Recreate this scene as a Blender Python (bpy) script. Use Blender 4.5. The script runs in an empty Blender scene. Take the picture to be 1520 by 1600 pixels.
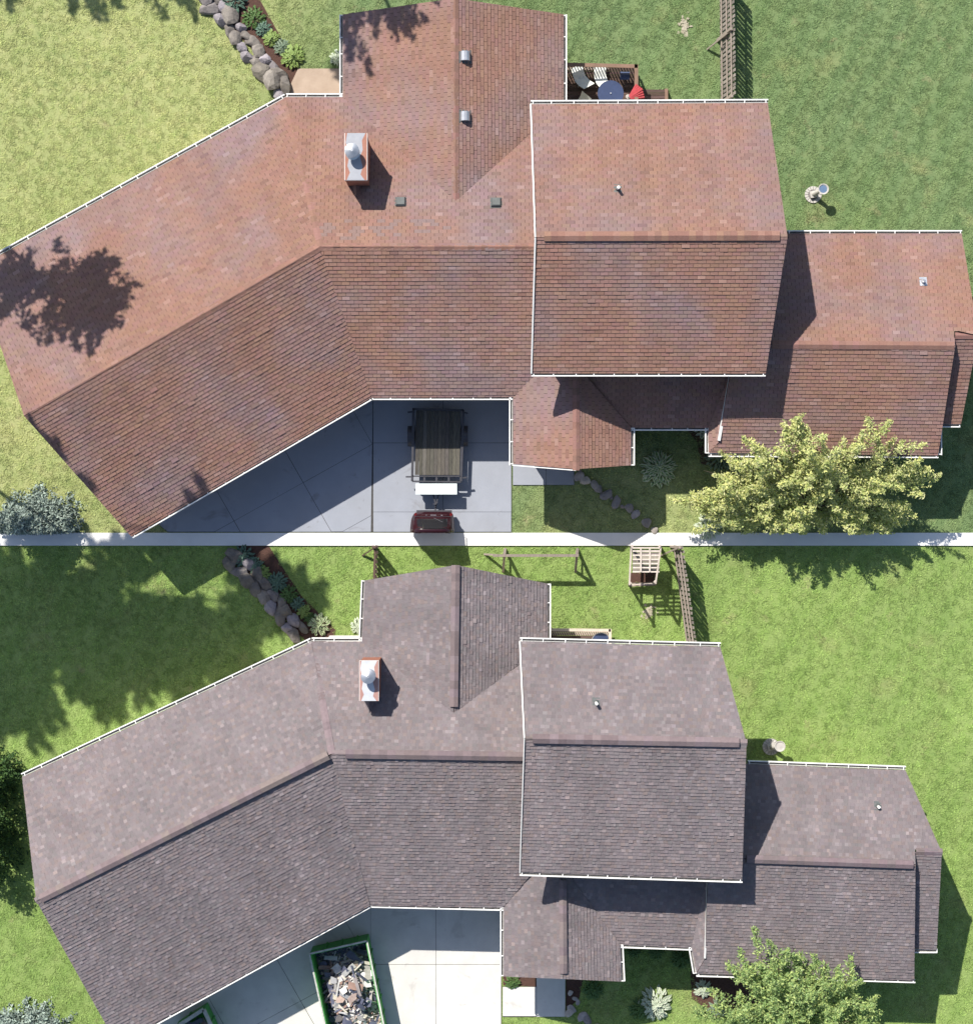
import bpy, bmesh, math, random
from mathutils import Vector, Matrix, noise
R = math.radians
random.seed(7)
scene = bpy.context.scene
COL = scene.collection

# ------------------------------------------------------------------ camera, sky, sun
CAMH = 70.0
PPM = 40.0                                  # photo pixels per metre at the ground
cam_d = bpy.data.cameras.new('camera')
cam = bpy.data.objects.new('camera', cam_d)
COL.objects.link(cam)
cam.location = (0, 0, CAMH)
cam.rotation_euler = (0, 0, 0)
cam_d.sensor_fit = 'HORIZONTAL'
cam_d.angle = 2 * math.atan(19.0 / CAMH)
cam_d.clip_end = 2000
scene.camera = cam

SUN_D = Vector((1.4, -2.2, -2.6)).normalized()          # the way the light travels
world = bpy.data.worlds.new('World')
scene.world = world
world.use_nodes = True
wn = world.node_tree
bg = wn.nodes['Background']
sky = wn.nodes.new('ShaderNodeTexSky')
sky.sky_type = 'NISHITA'
sky.sun_disc = False
sky.sun_elevation = math.asin(-SUN_D.z)
sky.sun_rotation = math.atan2(-SUN_D.x, -SUN_D.y)
wn.links.new(sky.outputs[0], bg.inputs[0])
bg.inputs[1].default_value = 0.088
sun_l = bpy.data.lights.new('sun', 'SUN')
sun_l.energy = 4.6
sun_l.angle = R(0.5)
sun_l.color = (1.0, 0.94, 0.85)
sun = bpy.data.objects.new('sun', sun_l)
sun.rotation_euler = SUN_D.to_track_quat('-Z', 'Y').to_euler()
sun.location = (0, 0, 60)
COL.objects.link(sun)
vs = scene.view_settings
vs.view_transform = 'Standard'
vs.look = 'None'
vs.exposure = 0.72
vs.gamma = 1
vs.use_curve_mapping = False


def W(px, py, z=0.0):
    k = (1 - z / CAMH) / PPM
    return Vector(((px - 760) * k, (800 - py) * k, z))


# ------------------------------------------------------------------ materials
def mat(name, c1, c2=None, scale=6.0, rough=0.85, bump=0.0, bscale=None, attr=False, metal=0.0,
        big=None, bigscale=0.25, bigamt=0.5, stretch=None, spec=0.3, translucent=0.0, detail=6, spots=None):
    m = bpy.data.materials.new(name)
    m.use_nodes = True
    nt = m.node_tree
    b = nt.nodes['Principled BSDF']
    b.inputs['Roughness'].default_value = rough
    b.inputs['Metallic'].default_value = metal
    b.inputs['Specular IOR Level'].default_value = spec
    geo = nt.nodes.new('ShaderNodeNewGeometry')
    vec = geo.outputs['Position']
    if stretch:
        mp = nt.nodes.new('ShaderNodeMapping')
        mp.inputs['Scale'].default_value = stretch
        nt.links.new(vec, mp.inputs[0])
        vec = mp.outputs[0]
    n = nt.nodes.new('ShaderNodeTexNoise')
    n.inputs['Scale'].default_value = scale
    n.inputs['Detail'].default_value = detail
    n.inputs['Roughness'].default_value = 0.65
    nt.links.new(vec, n.inputs['Vector'])
    ramp = nt.nodes.new('ShaderNodeMapRange')
    ramp.inputs['From Min'].default_value = 0.3
    ramp.inputs['From Max'].default_value = 0.7
    nt.links.new(n.outputs[0], ramp.inputs[0])
    mix = nt.nodes.new('ShaderNodeMix')
    mix.data_type = 'RGBA'
    mix.inputs[6].default_value = (*c1, 1)
    mix.inputs[7].default_value = (*(c2 or c1), 1)
    nt.links.new(ramp.outputs[0], mix.inputs[0])
    out = mix.outputs[2]
    if big:
        n2 = nt.nodes.new('ShaderNodeTexNoise')
        n2.inputs['Scale'].default_value = bigscale
        n2.inputs['Detail'].default_value = 4
        nt.links.new(geo.outputs['Position'], n2.inputs['Vector'])
        r2 = nt.nodes.new('ShaderNodeMapRange')
        r2.inputs['From Min'].default_value = 0.42
        r2.inputs['From Max'].default_value = 0.66
        r2.inputs['To Max'].default_value = bigamt
        nt.links.new(n2.outputs[0], r2.inputs[0])
        m2 = nt.nodes.new('ShaderNodeMix')
        m2.data_type = 'RGBA'
        nt.links.new(r2.outputs[0], m2.inputs[0])
        nt.links.new(out, m2.inputs[6])
        m2.inputs[7].default_value = (*big, 1)
        out = m2.outputs[2]
    if spots:
        for sc_, lo, amt in ((.9, .60, .45), (3.1, .655, .6)):
            n4 = nt.nodes.new('ShaderNodeTexNoise')
            n4.inputs['Scale'].default_value = sc_
            n4.inputs['Detail'].default_value = 7
            n4.inputs['Roughness'].default_value = .6
            n4.inputs['Distortion'].default_value = .6
            nt.links.new(geo.outputs['Position'], n4.inputs['Vector'])
            r4 = nt.nodes.new('ShaderNodeMapRange')
            r4.inputs['From Min'].default_value = lo
            r4.inputs['From Max'].default_value = lo + .1
            r4.inputs['To Max'].default_value = amt
            nt.links.new(n4.outputs[0], r4.inputs[0])
            m4 = nt.nodes.new('ShaderNodeMix')
            m4.data_type = 'RGBA'
            nt.links.new(r4.outputs[0], m4.inputs[0])
            nt.links.new(out, m4.inputs[6])
            m4.inputs[7].default_value = (*spots, 1)
            out = m4.outputs[2]
    if attr:
        a = nt.nodes.new('ShaderNodeAttribute')
        a.attribute_name = 'col'
        m3 = nt.nodes.new('ShaderNodeMix')
        m3.data_type = 'RGBA'
        m3.blend_type = 'MULTIPLY'
        m3.inputs[0].default_value = 1
        nt.links.new(out, m3.inputs[6])
        nt.links.new(a.outputs['Color'], m3.inputs[7])
        out = m3.outputs[2]
    nt.links.new(out, b.inputs['Base Color'])
    if bump:
        nb = nt.nodes.new('ShaderNodeTexNoise')
        nb.inputs['Scale'].default_value = bscale or scale * 3
        nb.inputs['Detail'].default_value = 6
        nt.links.new(vec, nb.inputs['Vector'])
        bp = nt.nodes.new('ShaderNodeBump')
        bp.inputs['Strength'].default_value = bump
        bp.inputs['Distance'].default_value = 0.05
        nt.links.new(nb.outputs[0], bp.inputs['Height'])
        nt.links.new(bp.outputs[0], b.inputs['Normal'])
    if translucent:
        tr = nt.nodes.new('ShaderNodeBsdfTranslucent')
        nt.links.new(out, tr.inputs['Color'])
        ms = nt.nodes.new('ShaderNodeMixShader')
        ms.inputs[0].default_value = translucent
        o = nt.nodes['Material Output']
        nt.links.new(b.outputs[0], ms.inputs[1])
        nt.links.new(tr.outputs[0], ms.inputs[2])
        nt.links.new(ms.outputs[0], o.inputs['Surface'])
    return m


def grass_mat(name, gain, translucent=0.0):
    """one lawn material: sunlit pale and shaded deep tones painted by ground position, plus fresh mown turf"""
    m = bpy.data.materials.new(name)
    m.use_nodes = True
    nt = m.node_tree
    L = nt.links.new
    b = nt.nodes['Principled BSDF']
    b.inputs['Roughness'].default_value = 0.9
    b.inputs['Specular IOR Level'].default_value = 0.15
    geo = nt.nodes.new('ShaderNodeNewGeometry')
    pos = geo.outputs['Position']

    def nz(scale, detail=5, rough=0.6):
        n = nt.nodes.new('ShaderNodeTexNoise')
        n.inputs['Scale'].default_value = scale
        n.inputs['Detail'].default_value = detail
        n.inputs['Roughness'].default_value = rough
        L(pos, n.inputs['Vector'])
        return n.outputs[0]

    def rng(v, a, b_, c=0.0, d=1.0):
        r = nt.nodes.new('ShaderNodeMapRange')
        r.inputs[1].default_value = a
        r.inputs[2].default_value = b_
        r.inputs[3].default_value = c
        r.inputs[4].default_value = d
        L(v, r.inputs[0])
        return r.outputs[0]

    def mx(f, a, b_, blend='MIX'):
        x = nt.nodes.new('ShaderNodeMix')
        x.data_type = 'RGBA'
        x.blend_type = blend
        if isinstance(f, float):
            x.inputs[0].default_value = f
        else:
            L(f, x.inputs[0])
        for k, v in ((6, a), (7, b_)):
            if isinstance(v, tuple):
                x.inputs[k].default_value = (*v, 1)
            else:
                L(v, x.inputs[k])
        return x.outputs[2]

    def mth(op, a, b_):
        x = nt.nodes.new('ShaderNodeMath')
        x.operation = op
        for k, v in ((0, a), (1, b_)):
            if isinstance(v, (int, float)):
                x.inputs[k].default_value = v
            else:
                L(v, x.inputs[k])
        return x.outputs[0]
    sep = nt.nodes.new('ShaderNodeSeparateXYZ')
    L(pos, sep.inputs[0])
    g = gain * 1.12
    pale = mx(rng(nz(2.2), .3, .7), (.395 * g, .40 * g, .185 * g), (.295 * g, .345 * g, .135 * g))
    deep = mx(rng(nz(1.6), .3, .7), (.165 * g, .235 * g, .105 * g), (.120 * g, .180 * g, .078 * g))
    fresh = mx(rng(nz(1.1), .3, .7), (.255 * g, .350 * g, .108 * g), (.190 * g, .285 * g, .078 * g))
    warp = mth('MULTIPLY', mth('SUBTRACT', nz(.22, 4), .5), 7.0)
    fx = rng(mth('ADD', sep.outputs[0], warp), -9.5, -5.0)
    top = mx(fx, pale, deep)  # sunlit left and shaded right of the upper lawn painted into its colour
    # the lawn by the tree on the upper lot blends back to the pale tone
    dx = mth('ABSOLUTE', mth('SUBTRACT', mth('ADD', sep.outputs[0], mth('MULTIPLY', warp, .8)), 9.0), 0.0)
    front = mth('MULTIPLY', rng(dx, 9.0, 4.0), rng(mth('ADD', sep.outputs[1], mth('MULTIPLY', warp, .3)), 3.2, 1.6))
    top = mx(mth('MULTIPLY', front, .75), top, pale)
    col = mx(rng(sep.outputs[1], -.95, -1.15), top, fresh)
    # yellow and straw patches
    straw = rng(nz(.55, 6), .56, .72, 0, .45)
    col = mx(straw, col, (.33 * g, .31 * g, .15 * g))
    # worn and lush drifts, faint mowing bands, clover spots
    col = mx(rng(nz(.16, 5, .55), .40, .62, 0, .28), col, (.13 * g, .20 * g, .065 * g))
    wv = nt.nodes.new('ShaderNodeTexWave')
    wv.inputs['Scale'].default_value = .32
    wv.inputs['Distortion'].default_value = 1.2
    wv.inputs['Detail'].default_value = 2
    wmp = nt.nodes.new('ShaderNodeMapping')
    wmp.inputs['Rotation'].default_value = (0, 0, .5)
    L(pos, wmp.inputs[0])
    L(wmp.outputs[0], wv.inputs['Vector'])
    col = mx(rng(wv.outputs[1], .3, .7, 0, .10), col, (.33 * g, .36 * g, .16 * g))
    col = mx(rng(nz(2.6, 3, .5), .64, .70, 0, .35), col, (.10 * g, .17 * g, .055 * g))
    col = mx(rng(nz(.9, 7, .7), .60, .70, 0, .5), col, (.30 * g, .26 * g, .15 * g))
    # blade-scale mottling
    mot = rng(nz(16.0, 8, .8), .3, .7, .66, 1.32)
    if translucent:
        oi_ = nt.nodes.new('ShaderNodeObjectInfo')
        mot = mth('MULTIPLY', mot, rng(oi_.outputs['Random'], 0, 1, .70, 1.34))
    comb = nt.nodes.new('ShaderNodeCombineXYZ')
    for i in range(3):
            L(mot, comb.inputs[i])
    col = mx(1.0, col, comb.outputs[0], 'MULTIPLY')
    L(col, b.inputs['Base Color'])
    bp = nt.nodes.new('ShaderNodeBump')
    bp.inputs['Strength'].default_value = 0.6
    bp.inputs['Distance'].default_value = 0.06
    L(nz(14.0, 8, .7), bp.inputs['Height'])
    L(bp.outputs[0], b.inputs['Normal'])
    if translucent:
        tr = nt.nodes.new('ShaderNodeBsdfTranslucent')
        L(col, tr.inputs['Color'])
        ms = nt.nodes.new('ShaderNodeMixShader')
        ms.inputs[0].default_value = translucent
        L(b.outputs[0], ms.inputs[1])
        L(tr.outputs[0], ms.inputs[2])
        L(ms.outputs[0], nt.nodes['Material Output'].inputs['Surface'])
    return m


M = {
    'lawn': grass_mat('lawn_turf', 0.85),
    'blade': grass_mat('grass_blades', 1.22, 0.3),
    'old_shingle': mat('old_red_shingle', (.268, .158, .122), (.222, .122, .095), 18, .92, .35, 90, attr=True,
                       big=(.208, .158, .168), bigscale=.32, bigamt=.7),
    'new_shingle': mat('new_grey_brown_shingle', (.198, .172, .179), (.160, .136, .142), 30, .92, .35, 110, attr=True,
                       big=(.172, .156, .166), bigscale=.4, bigamt=.3),
    'old_cap': mat('old_cap_shingle', (.245, .142, .112), (.205, .115, .092), 14, .92, .3, 90, attr=True),
    'new_cap': mat('new_cap_shingle', (.192, .155, .158), (.152, .122, .126), 8, .92, .3, 90, attr=True),
    'underlay': mat('roof_underlay', (.03, .022, .022), (.045, .032, .03), 8),
    'white': mat('white_painted_metal', (.80, .80, .78), (.66, .66, .64), 5, .45, spec=.5),
    'trim_old': mat('off_white_trim', (.62, .58, .52), (.45, .42, .38), 5, .6),
    'gutter_in': mat('gutter_grime', (.26, .25, .24), (.14, .13, .12), 9),
    'siding': mat('tan_siding', (.52, .47, .40), (.46, .42, .36), 3, .7, bump=.2, stretch=(1, 1, 12)),
    'concrete_shade': mat('shade_toned_concrete', (.30, .32, .37), (.265, .285, .33), 1.2, .9, .12, 30,  # shade over the upper paving is put into this darker bluish tone
                        big=(.26, .27, .295), bigscale=.5, bigamt=.4, spots=(.15, .14, .14)),
    'concrete_new': mat('pale_concrete', (.62, .61, .58), (.53, .52, .50), 1.5, .85, .1, 30,
                        big=(.44, .43, .41), bigscale=.5, bigamt=.35, spots=(.30, .28, .26)),
    'joint': mat('joint_filler', (.045, .043, .04), (.08, .075, .07), 10),
    'divider_white': mat('white_divider', (.74, .74, .73), (.68, .68, .67), 1.5, .8, .1, 30),
    'patio': mat('tan_patio', (.42, .33, .26), (.34, .26, .20), 2, .9, .1, 30),
    'rock': mat('grey_fieldstone', (.23, .21, .215), (.11, .10, .11), 3, .9, .5, 9, attr=True),
    'flag': mat('flagstone', (.34, .31, .29), (.23, .20, .19), 4, .9, .3, 15, attr=True),
    'soil': mat('dark_mulch', (.06, .035, .025), (.10, .05, .04), 12, .95, .6, 30),
    'bark': mat('bark', (.12, .09, .065), (.06, .045, .035), 8, .95, .6, 20),
    'hosta': mat('hosta_leaf', (1, 1, 1), (.8, .85, .8), 8, .55, attr=True, translucent=.2),
    'leaf_old': mat('yellow_green_leaf', (.60, .61, .30), (.44, .49, .20), 3, .7, attr=True, translucent=.3),
    'leaf_new': mat('mid_green_leaf', (.37, .47, .21), (.25, .35, .13), 3, .7, attr=True, translucent=.3),
    'leaf_dark': mat('dark_green_leaf', (.06, .10, .03), (.03, .06, .02), 2, .7, attr=True, translucent=.2),
    'spruce': mat('blue_green_needles', (.25, .30, .27), (.15, .20, .18), 4, .8, attr=True),
    'conifer': mat('conifer_sprays', (.055, .11, .035), (.028, .06, .02), 3, .8, attr=True),
    'wood_grey': mat('weathered_grey_wood', (.27, .24, .215), (.17, .15, .135), 3, .9, .2, 20, stretch=(6, 1, 6), attr=True),
    'wood_dark': mat('dark_deck_wood', (.105, .07, .058), (.06, .04, .036), 3, .85, .2, 20, stretch=(1, 6, 6), attr=True),
    'wood_trim': mat('brown_rail_wood', (.24, .15, .11), (.17, .11, .08), 3, .85),
    'wood_pale': mat('pale_sunlit_wood', (.56, .49, .40), (.42, .36, .30), 3, .85),
    'plank': mat('trailer_plank', (.135, .125, .11), (.065, .06, .056), 5, .85, .3, 20, stretch=(9, .8, 3), attr=True),
    'black_metal': mat('black_metal', (.03, .03, .038), (.05, .05, .06), 4, .5, spec=.5),
    'tyre': mat('tyre_rubber', (.02, .02, .022), (.03, .03, .03), 9, .85),
    'steel': mat('galvanised_sheet', (.56, .57, .60), (.42, .44, .47), 5, .38, metal=.7, spec=.5),
    'cap_metal': mat('chimney_cap_sheet', (.55, .57, .60), (.46, .48, .52), 4, .5, attr=True, metal=.15),
    'brick': mat('chimney_brick', (.33, .14, .09), (.24, .10, .07), 12, .9),
    'vent_dark': mat('dark_vent_plastic', (.075, .085, .085), (.11, .12, .12), 6, .6),
    'car_red': mat('dark_red_car_paint', (.028, .007, .010), (.024, .006, .009), 2, .22, spec=.6),
    'glass': mat('dark_window_glass', (.015, .015, .018), (.02, .02, .022), 2, .08, spec=.8),
    'lamp_red': mat('red_lamp_lens', (.12, .012, .012), (.10, .01, .01), 2, .2),
    'white_sheet': mat('white_panel', (.74, .80, .80), (.60, .68, .68), 4, .4),
    'lounger': mat('pale_lounger_mesh', (.66, .68, .64), (.56, .58, .55), 6, .8),
    'blue_table': mat('blue_table_top', (.03, .045, .10), (.04, .06, .13), 4, .35, spec=.5),
    'blue_box': mat('blue_grey_seat', (.08, .11, .20), (.06, .08, .16), 5, .6),
    'red_cloth': mat('red_parasol_cloth', (.42, .06, .07), (.34, .05, .06), 8, .8),
    'stone_pale': mat('pale_cast_stone', (.50, .48, .45), (.38, .36, .34), 6, .85, .2, 30),
    'bowl_blue': mat('blue_bowl_water', (.10, .16, .26), (.14, .20, .30), 5, .15, spec=.6),
    'green_metal': mat('green_container_paint', (.08, .42, .07), (.05, .30, .05), 4, .5, spec=.5,
                       big=(.06, .20, .05), bigscale=.8, bigamt=.5),
    'rim_metal': mat('scuffed_rim', (.55, .55, .50), (.32, .34, .30), 6, .6),
    'scrap': mat('roofing_scrap', (.9, .9, .9), (.6, .6, .6), 7, .85, attr=True),
    'bare': mat('bare_soil_patch', (.42, .38, .31), (.28, .26, .18), 5, .95, .3, 30),
}


# ------------------------------------------------------------------ mesh helpers
class MB:
    def __init__(self):
        self.v, self.f, self.c = [], [], []

    def poly(self, pts, col=(1, 1, 1)):
        i = len(self.v)
        self.v.extend([tuple(p) for p in pts])
        self.f.append(tuple(range(i, i + len(pts))))
        self.c.append(col)

    def prism(self, base, top, col=(1, 1, 1), cap=True):
        n = len(base)
        i = len(self.v)
        self.v.extend([tuple(p) for p in base])
        self.v.extend([tuple(p) for p in top])
        for k in range(n):
            j = (k + 1) % n
            self.f.append((i + k, i + j, i + n + j, i + n + k))
            self.c.append(col)
        if cap:
            self.f.append(tuple(i + n + k for k in range(n)))
            self.f.append(tuple(i + n - 1 - k for k in range(n)))
            self.c += [col, col]

    def box(self, c, s, rot=None, col=(1, 1, 1)):
        c = Vector(c)
        hx, hy, hz = s[0] / 2, s[1] / 2, s[2] / 2
        pts = [Vector((x, y, z)) for z in (-hz, hz) for x, y in ((-hx, -hy), (hx, -hy), (hx, hy), (-hx, hy))]
        if rot is not None:
            pts = [rot @ p for p in pts]
        pts = [p + c for p in pts]
        self.prism(pts[:4], pts[4:], col)

    def bar(self, a, b, w, h=None, col=(1, 1, 1)):
        a, b = Vector(a), Vector(b)
        h = h or w
        d = b - a
        q = d.to_track_quat('X', 'Z').to_matrix()
        self.box((a + b) / 2, (d.length, w, h), q, col)

    def tube(self, a, b, r1, r2=None, n=8, col=(1, 1, 1)):
        a, b = Vector(a), Vector(b)
        r2 = r1 if r2 is None else r2
        q = (b - a).to_track_quat('Z', 'Y').to_matrix()
        ring = [Vector((math.cos(2 * math.pi * k / n), math.sin(2 * math.pi * k / n), 0)) for k in range(n)]
        self.prism([a + q @ (p * r1) for p in ring], [b + q @ (p * r2) for p in ring], col)

    def mesh(self, name, m, smooth=False):
        me = bpy.data.meshes.new(name)
        me.from_pydata(self.v, [], self.f)
        me.materials.append(m)
        ca = me.color_attributes.new('col', 'FLOAT_COLOR', 'CORNER')
        data = []
        for f, c in zip(self.f, self.c):
            if isinstance(c, list):
                for cc in c:
                    data.extend((*cc, 1))
            else:
                data.extend((*c, 1) * len(f))
        ca.data.foreach_set('color', data)
        if smooth:
            me.polygons.foreach_set('use_smooth', [True] * len(me.polygons))
        me.update()
        return me


def tag(o, label=None, cat=None, group=None, kind=None):
    for k, v in (('label', label), ('category', cat), ('group', group), ('kind', kind)):
        if v:
            o[k] = v
    return o


def link(name, me, parent=None):
    o = bpy.data.objects.new(name, me)
    COL.objects.link(o)
    if parent is not None:
        o.parent = parent
        if parent.type == 'EMPTY':
            o.matrix_parent_inverse = Matrix.Translation(-parent.location)
    return o


def obj(name, mb, m, parent=None, smooth=False, **kw):
    o = link(name, mb.mesh(name, m, smooth), parent)
    return tag(o, **kw)


def thing(name, loc, label, cat, group=None):
    o = bpy.data.objects.new(name, None)
    o.empty_display_size = .3
    o.location = loc
    COL.objects.link(o)
    return tag(o, label, cat, group)


def newell(pts):
    n = Vector((0, 0, 0))
    for i in range(len(pts)):
        a, b = pts[i], pts[(i + 1) % len(pts)]
        n += Vector(((a.y - b.y) * (a.z + b.z), (a.z - b.z) * (a.x + b.x), (a.x - b.x) * (a.y + b.y)))
    return n.normalized()


def ccw(pts):
    a = sum(p[0] * q[1] - q[0] * p[1] for p, q in zip(pts, pts[1:] + pts[:1]))
    return pts if a > 0 else pts[::-1]


def clip_rect(poly, u0, u1, v0, v1):
    def cl(ps, ax, val, keep):
        out = []
        for i in range(len(ps)):
            a, b = ps[i], ps[(i + 1) % len(ps)]
            ia, ib = (a[ax] - val) * keep >= 0, (b[ax] - val) * keep >= 0
            if ia:
                out.append(a)
            if ia != ib:
                t = (val - a[ax]) / (b[ax] - a[ax])
                out.append((a[0] + t * (b[0] - a[0]), a[1] + t * (b[1] - a[1])))
        return out
    for ax, val, k in ((0, u0, 1), (0, u1, -1), (1, v0, 1), (1, v1, -1)):
        poly = cl(poly, ax, val, k)
        if len(poly) < 3:
            return []
    return poly


def clip_convex(sub, clip):
    clip = ccw(clip)
    out = sub
    for i in range(len(clip)):
        a, b = clip[i], clip[(i + 1) % len(clip)]
        res = []
        for j in range(len(out)):
            p, q = out[j], out[(j + 1) % len(out)]
            sp = (b[0] - a[0]) * (p[1] - a[1]) - (b[1] - a[1]) * (p[0] - a[0])
            sq = (b[0] - a[0]) * (q[1] - a[1]) - (b[1] - a[1]) * (q[0] - a[0])
            if sp >= 0:
                res.append(p)
            if (sp >= 0) != (sq >= 0):
                t = sp / (sp - sq)
                res.append((p[0] + t * (q[0] - p[0]), p[1] + t * (q[1] - p[1])))
        out = res
        if len(out) < 3:
            return []
    return out


def inside(p, poly):
    x, y = p
    c = False
    j = len(poly) - 1
    for i in range(len(poly)):
        if (poly[i][1] > y) != (poly[j][1] > y) and \
                x < (poly[j][0] - poly[i][0]) * (y - poly[i][1]) / (poly[j][1] - poly[i][1]) + poly[i][0]:
            c = not c
        j = i
    return c


def area2(ps):
    return abs(sum(p[0] * q[1] - q[0] * p[1] for p, q in zip(ps, ps[1:] + ps[:1]))) / 2


# ------------------------------------------------------------------ roofs
def old_col(r, u, v):
    k = r.uniform(.94, 1.06)
    if r.random() < .05:
        k *= .86
    if r.random() < .03:
        return (k * 1.15, k * 1.22, k * 1.28)
    return (k, k * r.uniform(.95, 1.04), k * r.uniform(.94, 1.06))


NEWP = [(1, 1, 1), (1.02, .98, .97), (.82, .84, .86), (.72, .70, .72), (1.1, .93, .85), (1.0, .86, .84),
        (.9, .95, .93), (1.22, 1.2, 1.2), (1.3, 1.22, 1.15), (1.18, 1.0, .82), (.8, .9, .86), (.95, .9, .98)]


def new_col(r, u, v):
    c = NEWP[int(r.random() ** 1.35 * len(NEWP))]
    c = tuple(.62 + .38 * x for x in c)
    k = r.uniform(.94, 1.06)
    if r.random() < .07:
        k *= 1.26
    n = noise.noise(Vector((u * .9, v * .9, 3.1))) * .12
    return tuple(x * k * (1 + n) for x in c)


class Plane:
    """a roof plane through the vertices that carry a height; the others are found on it"""
    def __init__(self, verts):
        known = [W(*v) for v in verts if len(v) == 3]
        # least-squares z = a x + b y + c
        import numpy as np
        A = np.array([[p.x, p.y, 1] for p in known])
        z = np.array([p.z for p in known])
        a, b, c = np.linalg.lstsq(A, z, rcond=None)[0]
        self.n = Vector((-a, -b, 1)).normalized()
        self.p0 = Vector((0, 0, c))
        C = Vector((0, 0, CAMH))
        self.poly = []
        for v in verts:
            d = W(v[0], v[1], 0) - C
            t = (self.p0 - C).dot(self.n) / d.dot(self.n)
            self.poly.append(C + d * t)
        pr = Vector((0, 0, 1)) - self.n * self.n.z
        self.v = pr.normalized() if pr.length > 1e-4 else Vector((0, 1, 0))
        self.u = self.v.cross(self.n).normalized()

    def on(self, px, py):
        C = Vector((0, 0, CAMH))
        d = W(px, py, 0) - C
        return C + d * ((self.p0 - C).dot(self.n) / d.dot(self.n))


def shingle_plane(pl, style, mb, rng, singles=None, budget=0):
    o = min(pl.poly, key=lambda p: p.z)
    P2 = [((p - o).dot(pl.u), (p - o).dot(pl.v)) for p in pl.poly]
    us = [p[0] for p in P2]
    vs_ = [p[1] for p in P2]
    e = .142 if style == 'old' else .128
    colf = old_col if style == 'old' else new_col
    rows = int((max(vs_) - min(vs_)) / e) + 2
    v0 = min(vs_) - e * .3
    used = 0
    for r in range(rows):
        va, vb = v0 + r * e, v0 + (r + 1) * e + .004
        jit = rng.uniform(-.003, .003)
        u = min(us) - (.15 if r % 2 else 0) - rng.uniform(0, .02) - (rng.uniform(0, .3) if style == 'new' else 0)
        while u < max(us):
            if style == 'old':
                w = .30
                t = .020 + rng.uniform(-.004, .006)
                g = .006
            else:
                w = rng.choice((.10, .12, .14, .16, .17))
                t = rng.choice((.014, .017, .028, .03))
                g = .001
            ua, ub = u + g, u + w - g
            u += w
            corners = [(ua, va), (ub, va), (ub, vb), (ua, vb)]
            ins = [inside(c, P2) for c in corners]
            if all(ins):
                q = corners
            else:
                q = clip_rect(P2, ua, ub, va, vb)
                if len(q) < 3 or area2(q) < 1e-4:
                    continue
                q = ccw(q)
            t += jit

            def P(c, lift=True):
                h = (t * (1 - (c[1] - va) / (vb - va)) + .006 + sag) if lift else -.002
                return o + pl.u * c[0] + pl.v * c[1] + pl.n * h
            col = colf(rng, ua + o.x, va + o.y)
            sag = .012 * (1 + noise.noise(Vector((ua * .45, va * .45, o.x)))) + (rng.uniform(.004, .012) if rng.random() < .04 else 0)
            kk = 1 + .10 * noise.noise(Vector((ua * 2.1, va * .16, o.y))) + .07 * noise.noise(Vector((ua * .5, va * .5, 9 + o.y)))
            col = tuple(x * kk for x in col)
            wp = o + pl.u * ua + pl.v * va
            if style == 'old' and 10.0 < wp.y < 10.75 and -5.9 < wp.x < -.6 and wp.z < 4.9:
                # a band of worn shingles that have lost their granules
                if rng.random() < (.4 if wp.x < -2.2 else .12):
                    col = (.9, 1.06, 1.22)
            single = budget and used < budget and all(ins)
            tgt = MB() if single else mb
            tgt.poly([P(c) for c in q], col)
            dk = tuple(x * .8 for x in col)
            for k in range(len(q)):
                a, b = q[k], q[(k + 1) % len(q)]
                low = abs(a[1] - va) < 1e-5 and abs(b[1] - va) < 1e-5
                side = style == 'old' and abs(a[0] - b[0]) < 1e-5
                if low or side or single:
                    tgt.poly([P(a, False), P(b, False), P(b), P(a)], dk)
            if single:
                used += 1
                singles.append(tgt)
    return used


def slab(mb, poly, th=.14):
    low = [p - Vector((0, 0, th)) for p in poly]
    top = [p - Vector((0, 0, .004)) for p in poly]
    if newell(top).z < 0:
        low, top = low[::-1], top[::-1]
    mb.prism(low, top)


def cap_mesh(s, w, L, t, col, m, name='ridge_cap'):
    mb = MB()
    x0, x1 = 0, L * 1.18
    prof = [(-w, -w * s), (0, 0), (w, -w * s)]
    lift0, lift1 = t, t * .35
    a = [Vector((x0, y, z + lift0)) for y, z in prof]
    b = [Vector((x1, y, z + lift1)) for y, z in prof]
    a2 = [Vector((x0, y, z - .012)) for y, z in prof]
    b2 = [Vector((x1, y, z - .012)) for y, z in prof]
    mb.poly([a[0], b[0], b[1], a[1]][::-1], col)
    mb.poly([a[1], b[1], b[2], a[2]][::-1], col)
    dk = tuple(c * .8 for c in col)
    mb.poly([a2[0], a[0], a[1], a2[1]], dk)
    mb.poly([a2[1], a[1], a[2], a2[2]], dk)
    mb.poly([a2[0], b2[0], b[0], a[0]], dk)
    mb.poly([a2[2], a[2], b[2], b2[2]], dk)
    return mb.mesh(name, m)


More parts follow.
